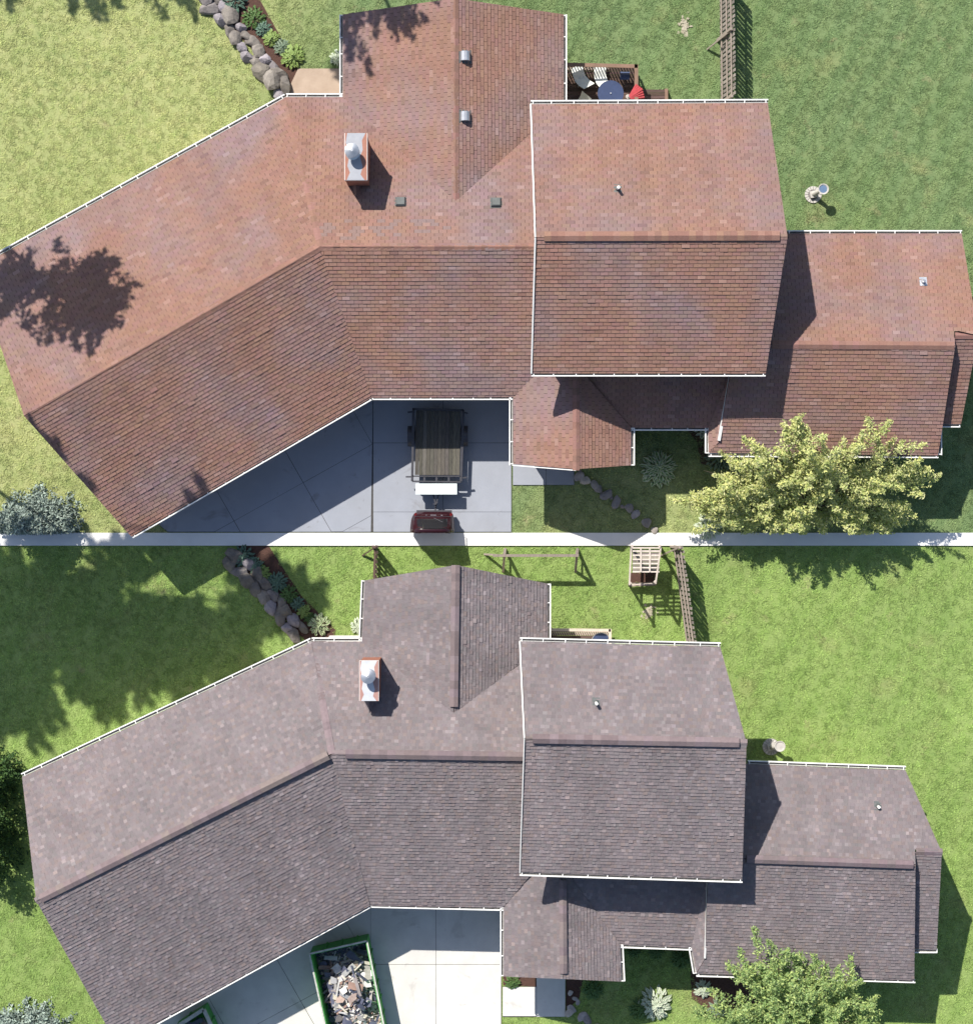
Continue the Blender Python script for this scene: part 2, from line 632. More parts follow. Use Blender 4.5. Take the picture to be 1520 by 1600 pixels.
def ridge(parent, A, B, s, style, w=.13, raised=0.0, rng=random):
    """a run of separate cap shingles from A to B; raised > 0 sets them on a ridge vent"""
    A, B = Vector(A), Vector(B)
    d = B - A
    L = .24 if style == 'old' else .30
    n = max(1, int(d.length / L))
    L = d.length / n
    x = d.normalized()
    y = Vector((0, 0, 1)).cross(x).normalized()
    z = x.cross(y)
    rot = Matrix((x, y, z)).transposed()
    m = M['old_cap'] if style == 'old' else M['new_cap']
    meshes = []
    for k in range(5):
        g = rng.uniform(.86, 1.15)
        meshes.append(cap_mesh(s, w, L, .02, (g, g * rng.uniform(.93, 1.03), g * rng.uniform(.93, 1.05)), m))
    if raised:
        mb = MB()
        for sg in (-1, 1):
            pr = [(0, .0), (sg * w * .94, -w * .94 * s), (sg * w * .94, -w * .94 * s - .05), (0, -.05)]
            a = [A + rot @ Vector((0, p[0], p[1] + raised - .012)) for p in pr]
            b = [B + rot @ Vector((0, p[0], p[1] + raised - .012)) for p in pr]
            mb.prism(a, b)
        obj('ridge_vent', mb, M['vent_dark'], parent)
    for k in range(n):
        o = link('ridge_cap', meshes[rng.randrange(5)], parent)
        o.matrix_basis = Matrix.Translation(A + x * (k * L) + Vector((0, 0, raised + .018))) @ rot.to_4x4()


_h = MB()
_h.bar((-.03, 0, .004), (.115, 0, .01), .035, .014)
HANGER = _h.mesh('gutter_hanger', M['white'])


def gutter(parent, pts, closed=False):
    """white open gutter along an eave; pts run with the roof on the left"""
    mb, tr, hangers = MB(), MB(), []
    wd, ht = .115, .1
    for A, B in zip(pts, pts[1:]):
        x = (B - A).normalized()
        n = Vector((x.y, -x.x, 0)).normalized()
        dz = Vector((0, 0, 1))
        out = n * wd
        mb.bar(A + out - dz * ht / 2, B + out - dz * ht / 2, .042, ht + .02)
        mb.bar(A + n * .012 - dz * (ht / 2 + .02), B + n * .012 - dz * (ht / 2 + .02), .012, ht)
        tr.bar(A + out * .52 - dz * ht, B + out * .52 - dz * ht, wd - .03, .012)
        L = (B - A).length
        k = max(1, round(L / .78))
        for i in range(k + 1):
            c = A + (B - A) * min(.99, max(.01, (i + random.uniform(-.12, .12)) / k))
            hangers.append((c, n))
    g = obj('gutter', mb, M['white'], parent)
    obj('gutter_trough', tr, M['gutter_in'], g)
    for c, n in hangers:
        o = link('gutter_hanger', HANGER, g)
        o.matrix_basis = Matrix.Translation(c) @ Matrix.Rotation(math.atan2(n.y, n.x), 4, 'Z')
    return g


def house(spec, name_label, style, matname):
    rng = random.Random(spec['seed'])
    base = W(*spec['base'])
    H = thing('house', base, name_label, 'house')
    under, mb = MB(), MB()
    planes = {}
    singles = []
    deck = MB()
    for key, verts, budget in spec['planes']:
        pl = Plane(verts)
        planes[key] = pl
        slab(deck, pl.poly)
    roof = obj('roof', deck, M['underlay'], H)
    for key, verts, budget in spec['planes']:
        shingle_plane(planes[key], style, mb, rng, singles, budget)
    obj('shingles', mb, M[matname], roof, kind='stuff')
    for s in singles:
        obj('shingle', s, M[matname], roof)
    for a, b, s, w, raised in spec['ridges']:
        ridge(roof, W(*a), W(*b), s, style, w, raised, rng)
    for run in spec['gutters']:
        gutter(H, [W(*p) for p in run])
    for a, b, w in spec['rakes']:
        t = MB()
        t.bar(W(*a) + Vector((0, 0, .0)), W(*b) + Vector((0, 0, .0)), w, .12)
        obj('rake_trim', t, M['white'], H)
    wl = MB()
    for c, r in spec['bodies']:                     # gabled wall bodies under the roofs
        cs = [W(*p) for p in c]
        cen = sum(cs, Vector()) / 4
        ins = []
        for i, p in enumerate(cs):
            e1 = (cs[i - 1] - p).normalized()
            e2 = (cs[(i + 1) % 4] - p).normalized()
            ins.append(p + (e1 + e2) * .55)
        zt = cs[0].z - .22
        top = [Vector((p.x, p.y, zt)) for p in ins]
        bot = [Vector((p.x, p.y, 0)) for p in ins]
        if newell(top).z < 0:
            top, bot = top[::-1], bot[::-1]
        wl.prism(bot, top)
        # gable triangles between corners (0,1) and (2,3)
        for i, j, rr in ((0, 1, r[0]), (2, 3, r[1])):
            a, b = Vector((ins[i].x, ins[i].y, zt)), Vector((ins[j].x, ins[j].y, zt))
            rp = W(*rr)
            mid = (a + b) / 2
            wl.poly([a, b, Vector((mid.x, mid.y, rp.z - .35))])
    obj('wall', wl, M['siding'], H)
    return H, roof, planes


E0, RZ = 2.7, 4.9       # eave and main ridge heights
T = {
    'seed': 3, 'base': (700, 450, 0),
    'planes': [
        ('wing_n', [(447, 152, E0), (500, 385, RZ), (38, 650, RZ), (-39, 421, E0)], 0),
        ('wing_s', [(500, 385, RZ), (580, 621, E0), (205, 838, E0), (38, 650, RZ)], 0),
        ('main_n', [(447, 152, E0), (536, 152, E0), (712, 315), (850, 190), (850, 385, RZ), (500, 385, RZ)], 0),
        ('main_s', [(500, 385, RZ), (850, 385, RZ), (850, 575), (801, 620, E0), (580, 621, E0)], 0),
        ('north_w', [(536, 22, E0), (536, 152, E0), (712, 315, 4.24), (710, -3, 4.24)], 0),
        ('north_e', [(710, -3, 4.24), (712, 315, 4.24), (855, 185), (880, 160), (880, 22, E0)], 0),
        ('up_n', [(830, 163, 5.0), (836, 371, 6.85), (1230, 370, 6.85), (1199, 161, 5.0)], 300),
        ('up_s', [(836, 371, 6.85), (831, 583, 5.0), (1196, 583, 5.0), (1230, 370, 6.85)], 0),
        ('east_n', [(1180, 365, E0), (1502, 365, E0), (1528, 524), (1490, 516), (1492, 540, 4.35), (1180, 538, 4.35)], 0),
        ('east_s', [(1180, 538, 4.35), (1492, 540, 4.35), (1465, 711, 2.75), (1108, 707, 2.75), (1122, 690), (1142, 575), (1180, 575)], 0),
        ('ext_s', [(1478, 524, 4.1), (1528, 524, 4.1), (1501, 662, 2.75), (1463, 662, 2.75)], 0),
        ('entry_w', [(802, 618, E0), (802, 725, E0), (900, 733, 3.65), (900, 570, 3.65), (848, 575)], 0),
        ('entry_e', [(900, 570, 3.65), (900, 733, 3.65), (985, 727, E0), (985, 668, E0)], 0),
        ('porch', [(900, 575, 3.45), (1142, 575, 3.45), (1122, 650), (1108, 668, 2.65), (985, 668, 2.65)], 0),
        ('skirt', [(1143, 580, 3.46), (1124, 690, 2.95), (1107, 708, 2.66), (1107, 667, 2.66)], 0),
    ],
    'ridges': [
        ((500, 385, RZ), (40, 649, RZ), .42, .14, 0), ((500, 385, RZ), (836, 385, RZ), .42, .14, 0),
        ((447, 152, E0), (500, 383, RZ), .2, .12, 0), ((711, -3, 4.24), (712, 312, 4.24), .36, .13, 0),
        ((850, 369, 6.87), (1216, 368, 6.87), .38, .17, .055),
        ((1206, 538, 4.37), (1489, 540, 4.37), .4, .15, 0), ((900, 585, 3.66), (900, 733, 3.66), .38, .13, 0),
        ((1492, 524, 4.12), (1528, 524, 4.12), .4, .13, 0),
    ],
    'gutters': [
        [(-39, 419, E0), (447, 151, E0), (536, 151, E0), (536, 22, E0)][::-1],
        [(801, 727, E0), (801, 619, E0), (580, 619, E0), (205, 836, E0)][::-1],
        [(880, 160, E0), (880, 22, E0)],
        [(829, 162, 5.0), (1200, 160, 5.0)][::-1],
        [(830, 582, 5.0), (1196, 582, 5.0)],
        [(1230, 365, E0), (1503, 365, E0)][::-1],
        [(986, 727, E0), (986, 667, 2.66), (1107, 667, 2.66), (1107, 708, 2.72), (1466, 710, 2.72)],
        [(1466, 711, 2.72), (1466, 662, 2.72), (1500, 662, 2.72)],
    ],
    'rakes': [((829, 163, 5.02), (836, 371, 6.88), .05), ((836, 371, 6.88), (830, 583, 5.02), .05),
              ((1142, 580, 3.62), (1123, 688, 2.99), .10), ((801, 727, 2.68), (900, 735, 3.62), .03)],
    'bodies': [
        ([(-39, 421, E0), (205, 838, E0), (580, 621, E0), (447, 152, E0)], [(38, 650, RZ), (500, 385, RZ)]),
        ([(450, 152, E0), (580, 621, E0), (850, 621, E0), (850, 152, E0)], [(500, 385, RZ), (850, 385, RZ)]),
        ([(880, 22, E0), (536, 22, E0), (536, 300, E0), (880, 300, E0)], [(710, 0, 4.24), (710, 300, 4.24)]),
        ([(830, 163, 5.0), (831, 583, 5.0), (1196, 583, 5.0), (1199, 161, 5.0)], [(836, 371, 6.85), (1230, 370, 6.85)]),
        ([(1180, 365, E0), (1180, 711, E0), (1465, 711, E0), (1500, 365, E0)], [(1180, 538, 4.3), (1490, 540, 4.3)]),
        ([(802, 560, E0), (985, 560, E0), (985, 728, E0), (802, 728, E0)][::-1], [(900, 730, 3.6), (900, 560, 3.6)]),
    ],
}
B = {
    'seed': 11, 'base': (700, 1250, 0),
    'planes': [
        ('wing_n', [(487, 1003, E0), (518, 1179, RZ), (57, 1408, RZ), (35, 1215, E0)], 0),
        ('wing_s', [(518, 1179, RZ), (578, 1415, E0), (183, 1632, E0), (57, 1408, RZ)], 0),
        ('main_n', [(487, 1003, E0), (566, 1003, E0), (709, 1114), (835, 1022), (835, 1182, RZ), (518, 1179, RZ)], 0),
        ('main_s', [(518, 1179, RZ), (835, 1182, RZ), (835, 1360), (786, 1418, E0), (578, 1415, E0)], 0),
        ('north_w', [(570, 907, E0), (566, 1003, E0), (709, 1114, 4.1), (712, 883, 4.1)], 0),
        ('north_e', [(712, 883, 4.1), (709, 1114, 4.1), (835, 1020), (855, 1000), (855, 912, E0)], 0),
        ('up_n', [(813, 1003, 5.0), (819, 1154, 6.6), (1166, 1161, 6.6), (1125, 1011, 5.0)], 300),
        ('up_s', [(819, 1154, 6.6), (813, 1363, 5.0), (1159, 1374, 5.0), (1166, 1161, 6.6)], 0),
        ('east_n', [(1130, 1193, E0), (1414, 1204, E0), (1471, 1332), (1429, 1328), (1430, 1351, 4.3), (1130, 1341, 4.3)], 0),
        ('east_s', [(1130, 1341, 4.3), (1430, 1351, 4.3), (1428, 1532, 2.75), (1088, 1521, 2.75), (1101, 1499), (1106, 1362), (1130, 1362)], 0),
        ('ext_s', [(1420, 1331, 4.05), (1471, 1332, 4.05), (1463, 1484, 2.75), (1420, 1482, 2.75)], 0),
        ('entry_w', [(787, 1419, E0), (787, 1526, E0), (880, 1530, 3.55), (877, 1352, 3.55), (832, 1361)], 0),
        ('entry_e', [(877, 1352, 3.55), (880, 1530, 3.55), (970, 1534, E0), (968, 1476, E0)], 0),
        ('porch', [(877, 1355, 3.5), (1106, 1362, 3.5), (1092, 1460), (1082, 1481, 2.65), (968, 1476, 2.65)], 0),
        ('skirt', [(1106, 1365, 3.51), (1101, 1499, 2.95), (1088, 1521, 2.66), (1081, 1480, 2.66)], 0),
    ],
    'ridges': [
        ((513, 1180, RZ + .02), (66, 1403, RZ + .02), .4, .165, .09), ((540, 1178, RZ + .02), (815, 1182, RZ + .02), .4, .165, .09),
        ((487, 1003, E0), (518, 1176, RZ), .2, .13, 0), ((518, 1178, RZ), (540, 1178, RZ), .4, .13, 0),
        ((66, 1403, RZ), (57, 1408, RZ), .4, .13, 0),
        ((712, 883, 4.1), (709, 1102, 4.12), .36, .155, .08),
        ((832, 1154, 6.62), (1152, 1160, 6.62), .4, .17, .09), ((820, 1154, 6.6), (832, 1154, 6.6), .4, .13, 0),
        ((1152, 1160, 6.6), (1165, 1161, 6.6), .4, .13, 0),
        ((1166, 1342, 4.32), (1424, 1351, 4.32), .4, .15, .08), ((879, 1375, 3.56), (880, 1519, 3.56), .38, .14, .075),
        ((1431, 1331, 4.07), (1470, 1332, 4.07), .4, .13, 0),
    ],
    'gutters': [
        [(35, 1214, E0), (487, 1002, E0), (566, 1002, E0), (570, 907, E0)][::-1],
        [(787, 1526, E0), (787, 1418, E0), (578, 1413, E0), (183, 1630, E0)][::-1],
        [(855, 1000, E0), (855, 912, E0)],
        [(812, 1002, 5.0), (1126, 1010, 5.0)][::-1],
        [(812, 1363, 5.0), (1160, 1374, 5.0)],
        [(1168, 1194, E0), (1415, 1203, E0)][::-1],
        [(971, 1534, E0), (968, 1476, 2.66), (1081, 1480, 2.66), (1088, 1521, 2.72), (1430, 1531, 2.72)],
        [(1422, 1484, 2.72), (1464, 1484, 2.72)],
    ],
    'rakes': [((812, 1003, 5.02), (819, 1154, 6.63), .045), ((819, 1154, 6.63), (812, 1363, 5.02), .03),
              ((1106, 1364, 3.66), (1101, 1497, 2.99), .06)],
    'bodies': [
        ([(35, 1215, E0), (183, 1632, E0), (578, 1415, E0), (487, 1003, E0)], [(57, 1408, RZ), (518, 1178, RZ)]),
        ([(490, 1003, E0), (578, 1415, E0), (835, 1415, E0), (835, 1003, E0)], [(518, 1178, RZ), (835, 1178, RZ)]),
        ([(855, 912, E0), (570, 907, E0), (570, 1090, E0), (855, 1090, E0)], [(712, 885, 4.1), (712, 1090, 4.1)]),
        ([(813, 1003, 5.0), (813, 1363, 5.0), (1159, 1374, 5.0), (1125, 1011, 5.0)], [(819, 1154, 6.6), (1166, 1160, 6.6)]),
        ([(1130, 1195, E0), (1130, 1525, E0), (1428, 1530, E0), (1414, 1203, E0)], [(1130, 1342, 4.2), (1428, 1350, 4.2)]),
        ([(787, 1345, E0), (970, 1345, E0), (970, 1534, E0), (787, 1528, E0)][::-1], [(880, 1530, 3.5), (880, 1345, 3.5)]),
    ],
}

# ------------------------------------------------------------------ ground, paving
me = MB()
me.poly([(-600, -600, 0), (600, -600, 0), (600, 600, 0), (-600, 600, 0)])
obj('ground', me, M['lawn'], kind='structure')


def sheet(name, pts, z, m, label=None, **kw):
    mb = MB()
    P = ccw([tuple(W(*p)[:2]) for p in pts])
    mb.prism([(x, y, z - .06) for x, y in P], [(x, y, z) for x, y in P])
    return obj(name, mb, m, **kw)


def slabs(name, joint_poly, cells, m, z=.06):
    """a paved surface: dark joint bed plus separate slabs"""
    bed = sheet(name, joint_poly, z - .02, M['joint'], kind='structure')
    for c in cells:
        P = ccw([tuple(W(*p)[:2]) for p in c])
        cx = sum(p[0] for p in P) / len(P)
        cy = sum(p[1] for p in P) / len(P)
        Q = []
        for x, y in P:
            d = Vector((x - cx, y - cy))
            d = d * (1 - .012 / max(.1, d.length))
            Q.append((cx + d.x, cy + d.y))
        mb = MB()
        mb.prism([(x, y, z - .05) for x, y in Q], [(x, y, z + random.uniform(-.002, .002)) for x, y in Q])
        obj('concrete_slab', mb, m, bed)
    return bed


def grid_cells(origin, a, b, na, nb, region):
    out = []
    for i in range(na[0], na[1]):
        for j in range(nb[0], nb[1]):
            q = [(origin[0] + a[0] * s + b[0] * t, origin[1] + a[1] * s + b[1] * t)
                 for s, t in ((i, j), (i + 1, j), (i + 1, j + 1), (i, j + 1))]
            c = clip_convex(ccw(q), region)
            if len(c) >= 3 and area2(c) > 60:
                out.append(c)
    return out


top_tri = [(583, 590), (580, 831), (262, 831), (225, 800)]
cells = grid_cells((582, 694), (-108, 60), (48, 84), (-1, 5), (-4, 4), top_tri)
for y0, y1 in ((590, 692), (692, 800), (800, 831)):
    for x0, x1 in ((583, 692), (692, 799)):
        cells.append([(x0, y0), (x1, y0), (x1, y1), (x0, y1)])
slabs('driveway', [(584, 590), (799, 590), (798, 831), (262, 831), (225, 800)], cells, M['concrete_shade'])
slabs('walkway', [(801, 700), (897, 700), (897, 758), (801, 758)],
      [[(801, 700), (853, 700), (853, 758), (801, 758)], [(853, 700), (897, 700), (897, 758), (853, 758)]], M['concrete_shade'], .055)
bot_tri = [(579, 1390), (579, 1640), (190, 1640), (190, 1600)]
cells = grid_cells((578, 1506), (-108, 58), (48, 84), (-1, 5), (-4, 4), bot_tri)
for y0, y1 in ((1390, 1507), (1507, 1640)):
    for x0, x1 in ((579, 681), (681, 783)):
        cells.append([(x0, y0), (x1, y0), (x1, y1), (x0, y1)])
slabs('driveway', [(579, 1390), (783, 1390), (783, 1640), (190, 1640), (190, 1600)], cells, M['concrete_new'])
slabs('walkway', [(785, 1542), (883, 1542), (883, 1589), (785, 1589)],
      [[(785, 1542), (838, 1542), (838, 1588), (785, 1588)], [(838, 1500), (883, 1500), (883, 1589), (838, 1589)]], M['concrete_new'], .055)
# white strip added in place of a dividing border between the two lots
sheet('divider_strip', [(-420, 832.5), (1980, 832.5), (1980, 852.5), (-420, 852.5)], .075, M['divider_white'], kind='structure')
sheet('patio', [(466, 107), (540, 107), (540, 160), (447, 160), (455, 130)], .05, M['patio'], kind='structure')
sheet('patio', [(515, 993), (572, 993), (572, 1010), (505, 1010)], .05, M['concrete_new'], kind='structure')


def blob(cx, cy, rx, ry, seed, n=26, amp=.3):
    return [(cx + rx * math.cos(a) * (1 + amp * noise.noise(Vector((math.cos(a) * 1.3, math.sin(a) * 1.3, seed)))),
             cy + ry * math.sin(a) * (1 + amp * noise.noise(Vector((math.cos(a) * 1.3, math.sin(a) * 1.3, seed)))))
            for a in [2 * math.pi * k / n for k in range(n)]]


def flat(name, pts, z, m, **kw):
    mb = MB()
    mb.poly([(x, y, z) for x, y in ccw([tuple(W(*p)[:2]) for p in pts])])
    return obj(name, mb, m, **kw)


flat('mulch_bed', [(430, 80), (450, 95), (470, 108), (500, 135), (485, 152), (440, 152), (425, 110), (330, 10), (325, -30), (390, -30), (440, 60)], .012, M['soil'], kind='structure')
flat('mulch_bed', [(1070, 667), (1110, 667), (1110, 720), (1140, 735), (1095, 725), (1088, 690)], .012, M['soil'], kind='structure')
flat('mulch_bed', [(370, 853), (420, 853), (470, 930), (525, 985), (520, 1003), (480, 1003), (430, 960), (385, 900)], .012, M['soil'], kind='structure')
flat('mulch_bed', [(1078, 1500), (1108, 1515), (1200, 1530), (1190, 1580), (1120, 1590), (1080, 1560)], .012, M['soil'], kind='structure')
flat('mulch_bed', [(785, 1520), (840, 1520), (838, 1542), (786, 1540)], .012, M['soil'], kind='structure')
flat('mulch_bed', [(884, 1522), (912, 1524), (905, 1560), (884, 1580)], .012, M['soil'], kind='structure')
for cx, cy, rx, ry in ((1070, 42, 7, 17), (1012, 957, 10, 13)):
    mb = MB()
    for k in range(60):
        a_, r_ = random.uniform(0, 6.28), abs(random.gauss(0, .55))
        q = [tuple(W(*p)[:2]) for p in blob(cx + math.cos(a_) * rx * r_, cy + math.sin(a_) * ry * r_, random.uniform(1, 3.2), random.uniform(1, 3.2), k, 9, 1.2)]
        mb.poly([(x, y, .010 + k * .0007) for x, y in ccw(q)])
    obj('bare_patch', mb, M['bare'], kind='structure')

# ------------------------------------------------------------------ houses
HT, RT, PT = house(T, 'house with weathered reddish brown shingle roof, on the lot with the trailer', 'old', 'old_shingle')
HB, RB, PB = house(B, 'house with new grey brown shingle roof, on the lot with the green dumpsters', 'new', 'new_shingle')


def chimney(H, roofpl, x0, y0, x1, y1, ztop, flue, tint, rust=(.62, .28, .19)):
    mb = MB()
    c = [W(x0, y0, ztop), W(x1, y0, ztop), W(x1, y1, ztop), W(x0, y1, ztop)]
    c = [Vector((p.x, p.y, 0)) for p in c][::-1]
    # brick courses as built geometry
    z = 3.0
    ch = MB()
    ch.prism([p + Vector((0, 0, 3)) for p in c], [p + Vector((0, 0, ztop - .06)) for p in c])
    C = obj('chimney', ch, M['brick'], H)
    cen = sum(c, Vector()) / 4
    big = [cen + (p - cen) * 1.05 for p in c]
    rim = MB()
    rim.prism([p + Vector((0, 0, ztop - .16)) for p in big], [p + Vector((0, 0, ztop - .02)) for p in big])
    obj('cap_edge', rim, M['white'], C)
    # sheet cap: grey hourglass with rusty wings
    w, h = (big[1] - big[0]).length, (big[2] - big[1]).length
    xs = min(p.x for p in big), max(p.x for p in big)
    ys = min(p.y for p in big), max(p.y for p in big)
    X = lambda t: xs[0] + (xs[1] - xs[0]) * t
    Y = lambda t: ys[0] + (ys[1] - ys[0]) * t
    zz = ztop - .014
    L_ = [(.10, 0), (.24, .16), (.13, .30), (.2, .5), (.12, .66), (.05, .8), (.12, 1)]
    R_ = [(.88, 0), (.70, .12), (.80, .28), (.68, .5), (.80, .64), (.76, .84), (.92, 1)]
    cap = MB()
    for (a, b), (a2, b2) in zip(zip(L_, R_), zip(L_[1:], R_[1:])):
        cap.poly([(X(a[0]), Y(a[1]), zz), (X(b[0]), Y(b[1]), zz), (X(b2[0]), Y(b2[1]), zz), (X(a2[0]), Y(a2[1]), zz)], tint)
        cap.poly([(X(.02), Y(a[1]), zz), (X(a[0]), Y(a[1]), zz), (X(a2[0]), Y(a2[1]), zz), (X(.02), Y(a2[1]), zz)], rust)
        cap.poly([(X(b[0]), Y(b[1]), zz), (X(.98), Y(b[1]), zz), (X(.98), Y(b2[1]), zz), (X(b2[0]), Y(b2[1]), zz)], rust)
    obj('cap_sheet', cap, M['cap_metal'], C)
    f = W(flue[0], flue[1], ztop)
    fl = MB()
    fl.tube(f, f + Vector((0, 0, .34)), .17, .17, 20)
    fl.tube(f + Vector((0, 0, .34)), f + Vector((0, 0, .40)), .26, .26, 24)
    fl.tube(f + Vector((0, 0, .40)), f + Vector((0, 0, .50)), .26, .05, 24)
    fl.tube(f + Vector((0, 0, -.02)), f + Vector((0, 0, .06)), .27, .18, 20)
    obj('flue', fl, M['steel'], C)
    return C


CT = chimney(HT, PT['main_n'], 539, 209, 573, 279, 5.5, (551, 238), (.62, .62, .64))
CB = chimney(HB, PB['main_n'], 562, 1034, 591, 1094, 5.0, (576, 1056), (1, 1, 1), (.75, .42, .34))
for pl, pts, m, H_ in ((PT['main_n'], ((545, 279), (556, 313), (569, 279)), 'old_shingle', RT),
                      (PB['main_n'], ((566, 1094), (577, 1118), (588, 1094)), 'new_shingle', RB)):
    a, t, b = [pl.on(*p) for p in pts]
    up = (a + b) / 2 + Vector((0, 0, .32))
    cr = MB()
    cr.poly([a, t, up])
    cr.poly([t, b, up])
    obj('cricket', cr, M[m], H_)


def vent_box(H, pl, px, py, s, m, h=.14):
    c = pl.on(px, py)
    rot = Matrix((pl.u, pl.v, pl.n)).transposed()
    mb = MB()
    mb.box(c + pl.n * .022, (s * 1.2, s * 1.2, .02), rot)
    top = MB()
    a = [Vector((x * s / 2, y * s / 2, .03)) for x, y in ((-1, -1), (1, -1), (1, 1), (-1, 1))]
    b = [Vector((p.x * .8, p.y * .8, h)) for p in a]
    mid = [Vector((p.x * 1.0, p.y * 1.0, h * .6)) for p in a]
    top.prism([c + rot @ p for p in a], [c + rot @ p for p in mid])
    top.prism([c + rot @ p for p in mid], [c + rot @ p for p in b])
    v = obj('roof_vent', top, m, H)
    obj('flashing', mb, m, v)


def vent_metal(H, pl, px, py):
    c = pl.on(px, py)
    rot = Matrix((pl.u, pl.v, pl.n)).transposed()
    top, fl = MB(), MB()
    for k in range(6):
        a0, a1 = math.pi * k / 6, math.pi * (k + 1) / 6
        p = [(-.17, math.cos(a0) * .19, .03 + math.sin(a0) * .2), (-.17, math.cos(a1) * .19, .03 + math.sin(a1) * .2)]
        q = [Vector(x) for x in p] + [Vector((.17, *x[1:])) for x in p[::-1]]
        top.poly([c + rot @ x for x in q])
    for s in (-.17, .17):
        ring = [Vector((s, math.cos(math.pi * k / 6) * .19, .03 + math.sin(math.pi * k / 6) * .2)) for k in range(7)]
        top.poly([c + rot @ x for x in ring])
    fl.box(c + pl.n * .022, (.5, .48, .02), rot)
    v = obj('roof_vent', top, M['steel'], H)
    obj('flashing', fl, M['vent_dark'], v)


def vent_pipe(H, pl, px, py, h=.4, m='white'):
    c = pl.on(px, py)
    rot = Matrix((pl.u, pl.v, pl.n)).transposed()
    mb, fl = MB(), MB()
    mb.tube(c, c + Vector((0, 0, h)), .055, .055, 12)
    fl.box(c + pl.n * .024, (.28, .36, .02), rot)
    fl.tube(c, c + Vector((0, 0, .12)), .11, .065, 12)
    v = obj('vent_pipe', mb, M[m], H)
    obj('flashing', fl, M['vent_dark' if m == 'white' else 'steel'], v)


vent_box(HT, PT['main_n'], 626, 316, .36, M['vent_dark'])
vent_box(HT, PT['main_n'], 775, 317, .36, M['vent_dark'])
vent_metal(HT, PT['north_e'], 726, 88)
vent_metal(HT, PT['north_e'], 726, 182)
vent_pipe(HT, PT['up_n'], 965, 295)
vent_pipe(HT, PT['east_n'], 1442, 440, .25, 'steel')
vent_pipe(HB, PB['up_n'], 931, 1098)
vent_pipe(HB, PB['east_n'], 1371, 1260, .25)

# ------------------------------------------------------------------ small helpers for objects
def rock_mesh(seed, m, flatz=.7, sub=2):
    bm = bmesh.new()
    bmesh.ops.create_icosphere(bm, subdivisions=sub, radius=.5)
    rr = random.Random(seed)
    ax = [Vector((rr.uniform(-1, 1), rr.uniform(-1, 1), rr.uniform(-.6, 1))).normalized() for _ in range(7)]
    cut = [rr.uniform(.25, .40) for _ in range(7)]
    for v in bm.verts:
        v.co *= 1 + .35 * noise.noise(v.co * 1.6 + Vector((seed * 3.7, 0, 0)))
        for a, c in zip(ax, cut):
            d = v.co.dot(a)
            if d > c:
                v.co -= a * (d - c) * .97
        v.co.z *= flatz
    me = bpy.data.meshes.new('stone')
    bm.to_mesh(me)
    bm.free()
    me.materials.append(m)
    g = rr.uniform(.8, 1.6)
    wb = rr.uniform(.80, 1.05)
    ca = me.color_attributes.new('col', 'FLOAT_COLOR', 'CORNER')
    ca.data.foreach_set('color', [c for _ in range(len(me.loops)) for c in (g, g * (.93 + .07 * wb), g * wb, 1)])
    return me


ROCKS = [rock_mesh(s, M['rock']) for s in range(9)]
FLAGS = [rock_mesh(s + 40, M['flag'], .3) for s in range(5)]


def stone_wall(name, label, cat, spots, rockset, zf=.35):
    pts = [W(s[0], s[1]) for s in spots]
    t = thing(name, sum(pts, Vector()) / len(pts), label, cat)
    for s, p in zip(spots, pts):
        o = link('stone', rockset[random.randrange(len(rockset))], t)
        sx = s[2] / PPM * 1.22
        sy = sx * random.uniform(.7, .95) if len(s) < 4 else s[3] / PPM * 1.22
        zz = (sx + sy) / 2 * random.uniform(.75, 1.0)
        o.matrix_basis = Matrix.Translation((p.x, p.y, zz * zf * .5)) @ Matrix.Rotation(s[4] if len(s) > 4 else random.uniform(0, 6.28), 4, 'Z') @ Matrix.Diagonal((sx, sy, zz, 1))
    return t


def rock_line(a, b, n, width, smin, smax, rows=2, seed=1):
    rr = random.Random(seed)
    out = []
    pl = list(zip(a, a[1:]))
    tot = sum(math.dist(p, q) for p, q in pl)
    for r in range(rows):
        s = rr.uniform(0, 6)
        while s < tot:
            sz = rr.uniform(smin, smax)
            t = s
            for p, q in pl:
                d = math.dist(p, q)
                if t <= d:
                    x, y = p[0] + (q[0] - p[0]) * t / d, p[1] + (q[1] - p[1]) * t / d
                    nx, ny = (q[1] - p[1]) / d, -(q[0] - p[0]) / d
                    off = (r - (rows - 1) / 2) * width + rr.uniform(-2, 2)
                    out.append((x + nx * off, y + ny * off, sz, sz * rr.uniform(.65, .9),
                                math.atan2(-(q[1] - p[1]), q[0] - p[0]) + rr.uniform(-.5, .5)))
                    break
                t -= d
            s += sz * .74
    return out


stone_wall('rock_wall', 'curved wall of grey boulders beside the pale lawn and its row of hostas, upper lot', 'rock wall',
           rock_line([(322, -12), (345, 18), (372, 52), (402, 92), (428, 120), (446, 146)], 0, 0, 17, 20, 32, 2, 5), ROCKS)
stone_wall('rock_wall', 'curved wall of grey boulders half in tree shade, lower lot', 'rock wall',
           rock_line([(362, 872), (392, 895), (418, 930), (446, 965), (474, 996)], 0, 0, 17, 18, 30, 2, 6), ROCKS)
stone_wall('stone_edging', 'line of pale stones curving through grass from the front walkway, upper lot', 'edging',
           [(905, 745, 15), (913, 752, 17), (929, 757, 15), (935, 764, 14), (948, 773, 19, 15), (963, 784, 19, 14), (982, 794, 15),
            (993, 804, 14), (1010, 817, 17, 13), (1022, 828, 12), (955, 778, 7), (972, 792, 7), (938, 768, 7), (907, 738, 8)], FLAGS, .8)
